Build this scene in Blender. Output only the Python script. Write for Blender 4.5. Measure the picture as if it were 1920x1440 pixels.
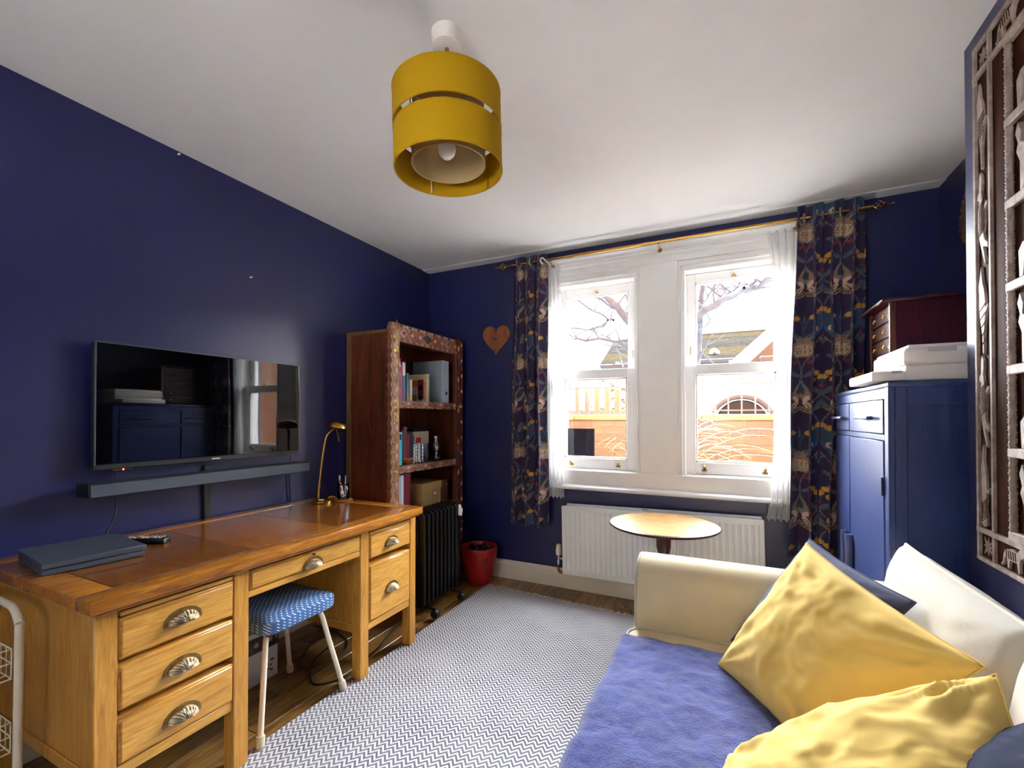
import bpy, bmesh, math, random
import numpy as np
from mathutils import Vector, Matrix, noise as mnoise

for _o in list(bpy.data.objects):
    bpy.data.objects.remove(_o)
SC = bpy.context.scene
COL = SC.collection
PI = math.pi
random.seed(7)

# ------------------------------------------------------------------ camera, sky, light, exposure
XL, YB, ZC = -2.31, 3.16, 2.50          # left wall, window wall, ceiling
XR, XBR, YBR = 1.04, 0.737, 2.03        # alcove wall, chimney breast face, breast corner
YREAR = -1.5
cam = bpy.data.objects.new('camera', bpy.data.cameras.new('camera'))
COL.objects.link(cam)
cam.location = (0, 0, 1.25)
cam.rotation_euler = (math.radians(90.6), 0, math.atan(402 / 838.0))
cam.data.sensor_width = 36
cam.data.lens = 838 / 1920 * 36
cam.data.shift_y = 55.2 / 1920
cam.data.clip_start = 0.02
SC.camera = cam

W = bpy.data.worlds.new('sky'); SC.world = W
W.use_nodes = True
_bg = W.node_tree.nodes['Background']
_bg.inputs[0].default_value = (0.93, 0.97, 1.0, 1)
_bg.inputs[1].default_value = 1.3

def portal(name, loc, rot, sx, sy):
    l = bpy.data.lights.new(name, 'AREA'); l.shape = 'RECTANGLE'; l.size = sx; l.size_y = sy
    l.cycles.is_portal = True
    o = bpy.data.objects.new(name, l); COL.objects.link(o); o.location = loc; o.rotation_euler = rot
    return o
portal('window_portal', (-0.41, 3.42, 1.55), (math.radians(-90), 0, 0), 1.56, 1.5)
portal('rear_portal', (-0.9, YREAR - 0.16, 1.45), (math.radians(90), 0, 0), 0.9, 0.9)
portal('side_portal', (XR + 0.16, -0.95, 1.4), (0, math.radians(90), 0), 0.8, 0.5)

sun = bpy.data.lights.new('hazy_sun', 'SUN'); sun.energy = 60.0; sun.angle = math.radians(104); sun.color = (0.93, 0.968, 1.0)
sun_o = bpy.data.objects.new('hazy_sun', sun); COL.objects.link(sun_o); sun_o.location = (0, 12, 9)
sun_o.rotation_euler = (math.radians(-54), 0, math.radians(4))
SC.view_settings.view_transform = 'Standard'
SC.view_settings.look = 'None'
SC.view_settings.gamma = 1
SC.view_settings.use_curve_mapping = False
SC.view_settings.exposure = 2.15
SC.cycles.use_denoising = True
SC.cycles.max_bounces = 10
SC.cycles.diffuse_bounces = 6
SC.cycles.glossy_bounces = 4
SC.cycles.transparent_max_bounces = 16
SC.cycles.transmission_bounces = 6
SC.cycles.sample_clamp_indirect = 12
SC.cycles.caustics_reflective = False
SC.cycles.caustics_refractive = False

# ------------------------------------------------------------------ colour and material helpers
def lin(c):
    out = []
    for v in c[:3]:
        v = v / 255.0
        out.append(v / 12.92 if v <= 0.04045 else ((v + 0.055) / 1.055) ** 2.4)
    return (*out, 1.0)

class NT:
    """tiny node-building helper"""
    def __init__(s, name):
        s.m = bpy.data.materials.new(name); s.m.use_nodes = True
        s.t = s.m.node_tree; s.t.nodes.clear()
        s.out = s.t.nodes.new('ShaderNodeOutputMaterial')
    def n(s, typ, ins=None, **kw):
        nd = s.t.nodes.new(typ)
        for k, v in kw.items(): setattr(nd, k, v)
        for k, v in (ins or {}).items(): s.set(nd.inputs[k], v)
        return nd
    def set(s, sock, v):
        if isinstance(v, bpy.types.NodeSocket): s.t.links.new(v, sock)
        elif isinstance(v, bpy.types.Node): s.t.links.new(v.outputs[0], sock)
        else: sock.default_value = v
    def math(s, op, a, b=0.0, c=0.0):
        return s.n('ShaderNodeMath', {0: a, 1: b, 2: c}, operation=op).outputs[0]
    def mix(s, f, a, b, mode='MIX'):
        nd = s.n('ShaderNodeMix', data_type='RGBA', blend_type=mode)
        s.set(nd.inputs[0], f); s.set(nd.inputs[6], a); s.set(nd.inputs[7], b)
        return nd.outputs[2]
    def ramp(s, f, stops):
        nd = s.n('ShaderNodeValToRGB', {0: f}); e = nd.color_ramp.elements
        while len(e) < len(stops): e.new(0.5)
        for i, (p, c) in enumerate(stops): e[i].position = p; e[i].color = c
        return nd.outputs[0]
    def coord(s, kind='Object', scale=(1, 1, 1), rnd=False):
        tc = s.n('ShaderNodeTexCoord').outputs[kind]
        if rnd:
            oi = s.n('ShaderNodeObjectInfo').outputs['Random']
            off = s.math('MULTIPLY', oi, 37.0)
            cmb = s.n('ShaderNodeCombineXYZ', {0: off, 1: off, 2: off})
            tc = s.n('ShaderNodeVectorMath', {0: tc, 1: cmb}, operation='ADD').outputs[0]
        return s.n('ShaderNodeMapping', {0: tc, 3: scale}).outputs[0]
    def noise(s, vec, scale, detail=3, rough=0.5, dist=0.0):
        return s.n('ShaderNodeTexNoise', {'Vector': vec, 'Scale': scale, 'Detail': detail, 'Roughness': rough, 'Distortion': dist}).outputs[0]
    def bump(s, h, strength=0.2, dist=0.01):
        return s.n('ShaderNodeBump', {'Height': h, 'Strength': strength, 'Distance': dist}).outputs[0]
    def done(s, sh):
        s.t.links.new(sh.outputs[0] if isinstance(sh, bpy.types.Node) else sh, s.out.inputs[0]); return s.m
    def pbsdf(s, col, rough=0.5, metal=0.0, normal=None, **kw):
        ins = {'Base Color': col, 'Roughness': rough, 'Metallic': metal}
        if normal is not None: ins['Normal'] = normal
        ins.update(kw)
        return s.done(s.n('ShaderNodeBsdfPrincipled', ins))

def paint(name, rgb, rough=0.5, metal=0.0, var=0.08, scale=8.0, bump=0.0, bscale=120.0, rnd=False, **kw):
    t = NT(name); c = lin(rgb)
    v = t.coord(rnd=rnd)
    n = t.noise(v, scale, 4)
    a = tuple(x * (1 - var) for x in c[:3]) + (1,); b = tuple(min(1, x * (1 + var)) for x in c[:3]) + (1,)
    col = t.ramp(n, [(0.3, a), (0.7, b)])
    nm = t.bump(t.noise(v, bscale, 2), bump, 0.004) if bump else None
    return t.pbsdf(col, rough, metal, nm, **kw)

def wood(name, c1, c2, c3=None, stretch=(3, 3, 40), rough=0.35, bump=0.05, rnd=False, coat=0.0, scale=2.2, dist=1.2, spec=0.5):
    """grain runs along the axis whose stretch is smallest"""
    t = NT(name); v = t.coord(scale=stretch, rnd=rnd)
    n = t.noise(v, scale, 6, 0.6, dist)
    n2 = t.noise(t.coord(rnd=rnd), 3.0, 3, 0.5, 0.6)
    c3 = c3 or c2
    col = t.ramp(n, [(0.3, lin(c1)), (0.52, lin(c2)), (0.72, lin(c3))])
    col = t.mix(t.math('MULTIPLY', n2, 0.45), col, t.mix(1.0, col, (0.55, 0.5, 0.45, 1), 'MULTIPLY'))
    if rnd:
        oi = t.n('ShaderNodeObjectInfo').outputs['Random']
        hsv = t.n('ShaderNodeHueSaturation', {'Color': col, 'Value': t.math('MULTIPLY_ADD', oi, 0.55, 0.7)})
        col = hsv.outputs[0]
    return t.pbsdf(col, rough, 0, t.bump(n, bump, 0.004), **{'Coat Weight': coat, 'Coat Roughness': 0.12, 'Specular IOR Level': spec})

def fabric(name, rgb, var=0.12, weave=900.0, rough=0.9, bump=0.25, sheen=0.2, scale=6, translucent=0.0):
    t = NT(name); c = lin(rgb); v = t.coord()
    n = t.noise(v, scale, 5, 0.6)
    a = tuple(x * (1 - var) for x in c[:3]) + (1,); b = tuple(min(1, x * (1 + var)) for x in c[:3]) + (1,)
    col = t.ramp(n, [(0.25, a), (0.75, b)])
    w = t.noise(v, weave, 2, 0.7)
    nm = t.bump(w, bump, 0.002)
    col = t.mix(t.math('MULTIPLY', w, 0.35), col, t.mix(1.0, col, (0.6, 0.6, 0.6, 1), 'MULTIPLY'))
    p = t.n('ShaderNodeBsdfPrincipled', {'Base Color': col, 'Roughness': rough, 'Normal': nm, 'Sheen Weight': sheen, 'Specular IOR Level': 0.2})
    if translucent:
        tr = t.n('ShaderNodeBsdfTranslucent', {'Color': col})
        return t.done(t.n('ShaderNodeMixShader', {0: translucent, 1: p.outputs[0], 2: tr.outputs[0]}))
    return t.done(p)

def glassmat(name, tint=(1, 1, 1, 1), refl=0.6, rough=0.0):
    t = NT(name)
    tr = t.n('ShaderNodeBsdfTransparent', {'Color': tint})
    gl = t.n('ShaderNodeBsdfGlossy', {'Roughness': rough})
    fr = t.n('ShaderNodeFresnel', {'IOR': 1.45})
    return t.done(t.n('ShaderNodeMixShader', {0: t.math('MULTIPLY', fr.outputs[0], refl), 1: tr.outputs[0], 2: gl.outputs[0]}))

def emit(name, rgb, s):
    t = NT(name)
    return t.done(t.n('ShaderNodeEmission', {'Color': lin(rgb), 'Strength': s}))

# ------------------------------------------------------------------ mesh helpers (world coordinates)
class MB:
    def __init__(s): s.v = []; s.f = []
    def add(s, vs, fs):
        b = len(s.v); s.v += [tuple(p) for p in vs]; s.f += [tuple(i + b for i in f) for f in fs]; return s
    def box(s, x0, x1, y0, y1, z0, z1, bev=0.0, seg=1):
        x0, x1 = min(x0, x1), max(x0, x1); y0, y1 = min(y0, y1), max(y0, y1); z0, z1 = min(z0, z1), max(z0, z1)
        vs = [(x0, y0, z0), (x1, y0, z0), (x1, y1, z0), (x0, y1, z0), (x0, y0, z1), (x1, y0, z1), (x1, y1, z1), (x0, y1, z1)]
        fs = [(0, 3, 2, 1), (4, 5, 6, 7), (0, 1, 5, 4), (1, 2, 6, 5), (2, 3, 7, 6), (3, 0, 4, 7)]
        if bev <= 0: return s.add(vs, fs)
        bm = bmesh.new(); bv = [bm.verts.new(p) for p in vs]
        for f in fs: bm.faces.new([bv[i] for i in f])
        bmesh.ops.bevel(bm, geom=list(bm.edges), offset=bev, segments=seg, profile=0.5, affect='EDGES')
        bm.verts.index_update()
        s.add([v.co[:] for v in bm.verts], [[v.index for v in f.verts] for f in bm.faces]); bm.free(); return s
    def tube(s, pts, r, n=10, caps=True):
        pts = [Vector(p) for p in pts]; m = len(pts)
        rs = r if isinstance(r, (list, tuple)) else [r] * m
        T = []
        for i in range(m):
            a = pts[max(i - 1, 0)]; b = pts[min(i + 1, m - 1)]
            t = (b - a); T.append(t.normalized() if t.length > 1e-9 else Vector((0, 0, 1)))
        up = Vector((0, 0, 1)) if abs(T[0].z) < 0.9 else Vector((1, 0, 0))
        nrm = (up - T[0] * up.dot(T[0])).normalized()
        vs = []
        for i in range(m):
            nrm = (nrm - T[i] * nrm.dot(T[i])).normalized(); bi = T[i].cross(nrm)
            for k in range(n):
                a = 2 * PI * k / n
                vs.append(pts[i] + (nrm * math.cos(a) + bi * math.sin(a)) * rs[i])
        fs = [(i * n + k, i * n + (k + 1) % n, (i + 1) * n + (k + 1) % n, (i + 1) * n + k) for i in range(m - 1) for k in range(n)]
        if caps: fs += [tuple(reversed(range(n))), tuple(range((m - 1) * n, m * n))]
        return s.add(vs, fs)
    def cyl(s, p0, p1, r, n=16, r1=None):
        return s.tube([p0, p1], [r, r if r1 is None else r1], n)
    def lathe(s, prof, c=(0, 0, 0), n=32, M=None):
        """prof: (radius, height) pairs"""
        vs = []; fs = []; m = len(prof); c = Vector(c)
        for (r, h) in prof:
            for k in range(n):
                a = 2 * PI * k / n; p = Vector((r * math.cos(a), r * math.sin(a), h))
                vs.append((M @ p if M else p) + c)
        fs = [(i * n + k, i * n + (k + 1) % n, (i + 1) * n + (k + 1) % n, (i + 1) * n + k) for i in range(m - 1) for k in range(n)]
        loop = tuple(prof[0]) == tuple(prof[-1])
        if prof[0][0] > 1e-6 and not loop: fs.append(tuple(reversed(range(n))))
        if prof[-1][0] > 1e-6 and not loop: fs.append(tuple(range((m - 1) * n, m * n)))
        return s.add(vs, fs)
    def prism(s, poly, ax, a0, a1):
        """extrude a 2-D outline along ax: 'x' -> (y,z), 'y' -> (x,z), 'z' -> (x,y)"""
        def P(p, a): return {'x': (a, p[0], p[1]), 'y': (p[0], a, p[1]), 'z': (p[0], p[1], a)}[ax]
        n = len(poly); vs = [P(p, a0) for p in poly] + [P(p, a1) for p in poly]
        fs = [tuple(reversed(range(n))), tuple(range(n, 2 * n))] + [(i, (i + 1) % n, n + (i + 1) % n, n + i) for i in range(n)]
        return s.add(vs, fs)
    def grid(s, fn, nu, nv, closed=False):
        vs = [fn(i / (nu - (0 if closed else 1)), j / (nv - 1)) for j in range(nv) for i in range(nu)]
        fs = [(j * nu + i, j * nu + (i + 1) % nu, (j + 1) * nu + (i + 1) % nu, (j + 1) * nu + i) for j in range(nv - 1) for i in range(nu if closed else nu - 1)]
        return s.add(vs, fs)
    def xf(s, M):
        s.v = [tuple(M @ Vector(p)) for p in s.v]; return s

ORG = {}
def mesh_of(name, mb, mat, smooth=False, org=(0, 0, 0)):
    me = bpy.data.meshes.new(name)
    me.from_pydata([(p[0] - org[0], p[1] - org[1], p[2] - org[2]) for p in mb.v], [], mb.f)
    bm = bmesh.new(); bm.from_mesh(me); bmesh.ops.recalc_face_normals(bm, faces=bm.faces); bm.to_mesh(me); bm.free()
    if mat: me.materials.append(mat)
    if smooth:
        me.shade_smooth()
        if smooth == 'auto': me.set_sharp_from_angle(angle=math.radians(38))
    return me
def obj(name, mb, mat, parent=None, smooth='auto'):
    if parent is None:
        xs, ys, zs = zip(*mb.v)
        org = ((min(xs) + max(xs)) / 2, (min(ys) + max(ys)) / 2, min(zs))
    else: org = ORG[parent]
    o = bpy.data.objects.new(name, mesh_of(name, mb, mat, smooth, org)); COL.objects.link(o)
    ORG[o] = org
    if parent is None: o.location = org
    else: o.parent = parent
    return o
def tag(o, label=None, cat=None, group=None, kind=None):
    if label: o['label'] = label
    if cat: o['category'] = cat
    if group: o['group'] = group
    if kind: o['kind'] = kind
    return o
def thing(name, loc, label, cat, group=None, kind=None):
    o = bpy.data.objects.new(name, None); COL.objects.link(o); o.location = loc; o.empty_display_size = 0.05
    ORG[o] = tuple(loc); return tag(o, label, cat, group, kind)
def struct(name, mb, mat, label, cat, smooth=False):
    return tag(obj(name, mb, mat, None, smooth), label, cat, None, 'structure')
def inst(name, me, parent, world, rot=(0, 0, 0), scale=(1, 1, 1)):
    o = bpy.data.objects.new(name, me); COL.objects.link(o); o.parent = parent
    g = ORG[parent] if parent else (0, 0, 0)
    o.location = (world[0] - g[0], world[1] - g[1], world[2] - g[2]); o.rotation_euler = rot; o.scale = scale
    ORG[o] = g; return o
def text(name, body, size, world, rot, mat, parent, ext=0.0004):
    cu = bpy.data.curves.new(name, 'FONT'); cu.body = body; cu.size = size; cu.extrude = ext; cu.align_x = 'CENTER'; cu.align_y = 'CENTER'
    tmp = bpy.data.objects.new('tmp', cu); COL.objects.link(tmp); bpy.context.view_layer.update()
    me = bpy.data.meshes.new_from_object(tmp); me.materials.clear(); me.materials.append(mat)
    bpy.data.objects.remove(tmp); bpy.data.curves.remove(cu)
    return inst(name, me, parent, world, rot)
def nz(p, s=1.0, o=0.0):
    return mnoise.noise(Vector((p[0] * s + o, p[1] * s + o * 0.7, p[2] * s - o)))

# ------------------------------------------------------------------ materials
def make_wall(name, rgb):
    t = NT(name); c = lin(rgb); v = t.coord()
    n = t.noise(v, 2.5, 4); f = t.noise(v, 160, 3, 0.6)
    col = t.ramp(n, [(0.3, tuple(x * 0.94 for x in c[:3]) + (1,)), (0.7, tuple(x * 1.06 for x in c[:3]) + (1,))])
    return t.pbsdf(col, t.math('MULTIPLY_ADD', n, 0.10, 0.32), 0, t.bump(f, 0.10, 0.003), **{'Specular IOR Level': 0.6})
M_WALL = make_wall('navy_paint', (25, 29, 80))
M_CEIL = paint('ceiling_white', (236, 236, 236), 0.85, var=0.01, bump=0.05)
M_WHITE = paint('white_gloss', (238, 237, 236), 0.35, var=0.02)
M_SKIRT = paint('cream_gloss', (226, 218, 202), 0.4, var=0.03)
M_FLOOR = wood('oak_floor', (78, 54, 26), (136, 100, 52), (168, 128, 72), (14, 2, 14), 0.32, 0.08, True, 0.1)
M_OAK = wood('golden_oak', (186, 126, 46), (218, 162, 72), (232, 182, 94), (40, 3, 40), 0.38, 0.05, False, 0.15)
M_OAKV = wood('golden_oak_upright', (172, 114, 38), (206, 148, 60), (222, 168, 82), (40, 40, 3), 0.38, 0.05, False, 0.15)
M_OAKT = wood('varnished_top', (130, 70, 18), (152, 88, 26), (174, 110, 38), (5, 22, 5), 0.2, 0.03, True, 0.5, dist=0.5)
M_OAKB = wood('varnished_band', (146, 84, 22), (182, 116, 36), (204, 140, 56), (26, 3, 26), 0.22, 0.04, False, 0.4)
M_DKW = wood('dark_rosewood', (50, 19, 9), (102, 46, 21), (128, 64, 31), (16, 16, 1.6), 0.42, 0.05)
M_DKW2 = wood('pale_edge_wood', (74, 52, 26), (120, 88, 48), None, (16, 16, 2), 0.6)
M_CARVE = wood('carved_mango', (118, 76, 52), (150, 106, 78), (178, 136, 106), (12, 12, 3), 0.55, 0.2)
M_CARVED_D = wood('carved_dark', (60, 26, 14), (96, 46, 26), None, (12, 12, 3), 0.5, 0.2)
M_BRASS = paint('brass', (190, 146, 72), 0.25, 1.0, 0.06)
M_ANTIQ = paint('antique_brass', (150, 122, 76), 0.4, 1.0, 0.15, 60)
M_NICKEL = paint('worn_nickel', (206, 194, 172), 0.3, 1.0, 0.1, 60)
M_CHROME = paint('chrome', (220, 220, 220), 0.15, 1.0, 0.02)
M_COPPER = paint('copper', (150, 90, 60), 0.35, 1.0, 0.1)
M_BLACK = paint('black_plastic', (22, 23, 26), 0.4, var=0.05)
M_BLACKM = paint('black_enamel', (16, 16, 20), 0.28, var=0.1, scale=30)
M_GREYPL = paint('slate_plastic', (62, 70, 84), 0.5, var=0.04, bump=0.1, bscale=400)
M_SCREEN = paint('screen_glass', (5, 5, 7), 0.02, var=0.0)
M_SBAR = fabric('speaker_mesh', (46, 48, 56), 0.05, 1500, 0.7, 0.3, 0.0)
M_LINEN = fabric('beige_linen', (222, 206, 172), 0.06, 700, 0.95, 0.35, 0.1)
M_LINENW = fabric('pale_linen', (204, 198, 186), 0.05, 700, 0.95, 0.35, 0.1)
M_YEL = fabric('mustard_cotton', (244, 208, 116), 0.02, 1100, 0.9, 0.2, 0.1)
M_GREYC = fabric('slate_cotton', (74, 78, 106), 0.1, 1000, 0.9, 0.25, 0.05)
M_NAVYV = fabric('navy_velvet', (14, 28, 68), 0.15, 500, 0.85, 0.3, 0.08)
M_SHADE = fabric('mustard_shade', (206, 162, 18), 0.03, 900, 0.85, 0.12, 0.0, 6, 0.25)
M_SHADEI = fabric('cream_shade', (214, 190, 140), 0.04, 900, 0.85, 0.12, 0.0, 6, 0.3)
M_BULB = paint('opal_glass', (240, 238, 235), 0.2, var=0.0)
M_CABF = wood('blue_paint', (42, 58, 114), (49, 66, 124), (54, 73, 132), (30, 30, 2.0), 0.36, 0.03, False, 0.3)
M_PRINT = paint('white_plastic', (232, 226, 220), 0.4, var=0.01)
M_MAHOG = wood('mahogany', (34, 8, 8), (66, 18, 14), (84, 26, 18), (20, 20, 2), 0.3, 0.04, False, 0.2)
M_RED = paint('red_glaze', (150, 22, 22), 0.3, var=0.15, scale=20, bump=0.05)
M_SOIL = paint('dark_pebbles', (26, 24, 30), 0.6, var=0.4, scale=40)
M_GLASS = glassmat('window_glass', (1, 1, 1, 1), 0.5)
M_JAR = glassmat('jar_glass', (0.95, 0.97, 0.97, 1), 1.0, 0.03)
M_RADI = paint('radiator_white', (230, 230, 228), 0.4, var=0.01)
M_PAPER = paint('paper', (230, 226, 214), 0.8, var=0.03)
M_KRAFT = paint('kraft_card', (186, 152, 98), 0.8, var=0.06, bump=0.08)
M_CARDW = paint('white_card', (206, 204, 206), 0.7, var=0.03)
M_CREAMM = paint('cream_enamel', (226, 216, 196), 0.4, var=0.05, scale=25)
M_RUBBER = paint('cream_rubber', (206, 196, 170), 0.7, var=0.05)
M_CLOCK = wood('clock_wood', (116, 60, 30), (146, 80, 42), (160, 92, 52), (14, 14, 2), 0.5)
M_CARVG = wood('limed_carving', (132, 116, 108), (166, 150, 142), (196, 184, 178), (10, 10, 6), 0.55, 0.35, spec=0.3)
M_CARVB = wood('brown_backing', (30, 14, 8), (58, 28, 14), (78, 40, 20), (14, 14, 2), 0.7, 0.1, spec=0.05)
def cmat(rgb, rough=0.6): return paint('cover_%02x%02x%02x' % rgb, rgb, rough, var=0.06)

# ================================================================== ROOM SHELL
b = MB().box(XL - 0.2, XL, YREAR - 0.2, YB + 0.3, -0.05, ZC + 0.1)
struct('wall_left', b, M_WALL, 'navy blue painted wall behind the television', 'wall')
OX0, OX1, OZ0, OZ1 = -1.20, 0.38, 0.80, 2.31      # structural opening
b = MB()
b.box(XL, OX0, YB, YB + 0.25, -0.05, ZC + 0.1).box(OX1, XR + 0.2, YB, YB + 0.25, -0.05, ZC + 0.1)
b.box(OX0, OX1, YB, YB + 0.25, -0.05, OZ0).box(OX0, OX1, YB, YB + 0.25, OZ1, ZC + 0.1)
struct('wall_back', b, M_WALL, 'navy blue painted wall with the two sash windows', 'wall')
b = MB().box(XR, XR + 0.2, -0.7, YB + 0.3, -0.05, ZC + 0.1).box(XR, XR + 0.2, YREAR - 0.2, -1.2, -0.05, ZC + 0.1)
b.box(XR, XR + 0.2, -1.2, -0.7, -0.05, 1.0).box(XR, XR + 0.2, -1.2, -0.7, 1.8, ZC + 0.1)  # out-of-view gap added here to let fill light onto the left side
struct('wall_right', b, M_WALL, 'navy blue side wall behind the blue cabinet, with an added fill-light opening near the viewer', 'wall')
b = MB().box(XBR, XR, 0.30, YBR, 0, ZC)
struct('wall_chimney', b, M_WALL, 'projecting navy blue chimney breast behind the sofa', 'wall')
b = MB().box(XL, -1.35, YREAR - 0.2, YREAR, -0.05, ZC + 0.1).box(-0.45, XR, YREAR - 0.2, YREAR, -0.05, ZC + 0.1)
b.box(-1.35, -0.45, YREAR - 0.2, YREAR, -0.05, 1.0).box(-1.35, -0.45, YREAR - 0.2, YREAR, 1.9, ZC + 0.1)  # opening added behind the camera, only to supply fill daylight
struct('wall_rear', b, M_CEIL, 'white wall behind the viewer, with an added opening for fill light', 'wall')
b = MB().box(XL - 0.2, XR + 0.2, YREAR - 0.2, YB + 0.3, ZC, ZC + 0.1)
# shallow raised band along the window wall
struct('ceiling', b, M_CEIL, 'smooth white painted ceiling above the room', 'ceiling')

fl = struct('floor', MB().box(XL - 0.2, XR + 0.2, YREAR - 0.2, YB + 0.3, -0.06, -0.006), M_CARVED_D, 'brown oak plank floor around the rug', 'floor')
pw, pl = 0.125, 0.60
pb = MB().box(-pw / 2 + 0.0012, pw / 2 - 0.0012, -pl / 2 + 0.0012, pl / 2 - 0.0012, -0.02, 0.0, 0.0015)
pme = mesh_of('plank', pb, M_FLOOR)
ix = 0
x = XL + pw / 2
while x < XR:
    y = YB + 0.02 - pl / 2 - (ix % 3) * 0.21
    if ix % 3: 
        inst('plank', pme, fl, (x, (YB + y + pl / 2) / 2 , 0), (0, 0, 0), (1, (YB - (y + pl / 2)) / pl, 1))
    while y > YREAR + 0.1:
        if x < 0.3 or y > 1.9: inst('plank', pme, fl, (x, y, 0))
        y -= pl
    x += pw; ix += 1

def skirting(name, axis, p, a0, a1, h, label):
    s = 1 if axis == 'x' else -1
    prof = [(0, 0), (0.018, 0), (0.018, h - 0.03), (0.012, h - 0.022), (0.012, h - 0.008), (0.006, h), (0, h)]
    if axis == 'x': b = MB().prism([(p + q[0], q[1]) for q in prof], 'y', a0, a1)
    else: b = MB().prism([(p - q[0], q[1]) for q in prof], 'x', a0, a1)
    return struct(name, b, M_SKIRT, label, 'baseboard')
skirting('baseboard_left', 'x', XL, YREAR, YB, 0.13, 'white baseboard along the foot of the wall under the desk')
skirting('baseboard_back', 'y', YB, XL + 0.02, XR, 0.14, 'cream baseboard along the wall under the radiator')
b = MB().prism([(YB, ZC - 0.005), (YB - 0.088, ZC - 0.005), (YB - 0.095, ZC), (YB, ZC)], 'x', XL, XR)
struct('trim_1', b, M_CEIL, 'thin white strip where the ceiling meets the window wall', 'trim')
for yy, zz, nm in ((1.2, 2.485, 'nail'), (1.554, 2.008, 'nail')):
    o = obj('nail', MB().lathe([(0.004, 0), (0.004, 0.012), (0, 0.013)], (XL, yy, zz), 10, Matrix.Rotation(PI / 2, 4, 'Y')), M_WHITE)
    tag(o, 'small pale nail high on the wall near the ceiling' if zz > 2.2 else 'small white nail in the wall above the television', 'nail')

# ================================================================== WINDOWS
tr = thing('trim_2', (-0.41, YB, 0.74), 'white timber surround joining the two sash windows', 'trim', None, 'structure')
YF = 3.155
def wb(name, *a, bev=0.004, par=tr, mat=None): return obj(name, MB().box(*a, bev), mat or M_WHITE, par)
wb('jamb_board', -1.25, -1.175, YF - 0.02, YF + 0.06, 0.78, 2.31)
wb('mullion_board', -0.535, -0.285, YF - 0.012, YF + 0.10, 0.78, 2.31)
wb('jamb_board', 0.365, 0.43, YF - 0.02, YF + 0.06, 0.78, 2.31)
wb('head_board', -1.25, 0.43, YF - 0.016, YF + 0.07, 2.295, 2.35)
wb('apron_board', -1.25, 0.43, YF - 0.014, YF + 0.07, 0.76, 0.872)
b = MB().prism([(YF + 0.02, 2.345), (YF - 0.018, 2.345), (YF - 0.03, 2.352), (YF - 0.03, 2.362), (YF - 0.022, 2.368), (YF - 0.022, 2.385), (YF - 0.045, 2.405), (YF - 0.055, 2.408), (YF - 0.055, 2.425), (YF + 0.02, 2.425)], 'x', -1.27, 0.45)
obj('head_moulding', b, M_WHITE, tr)
b = MB().prism([(YF + 0.03, 0.735), (YF - 0.05, 0.735), (YF - 0.062, 0.745), (YF - 0.062, 0.757), (YF - 0.05, 0.768), (YF + 0.03, 0.775)], 'x', -1.27, 0.45)
obj('sill_board', b, M_WHITE, tr)

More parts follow.
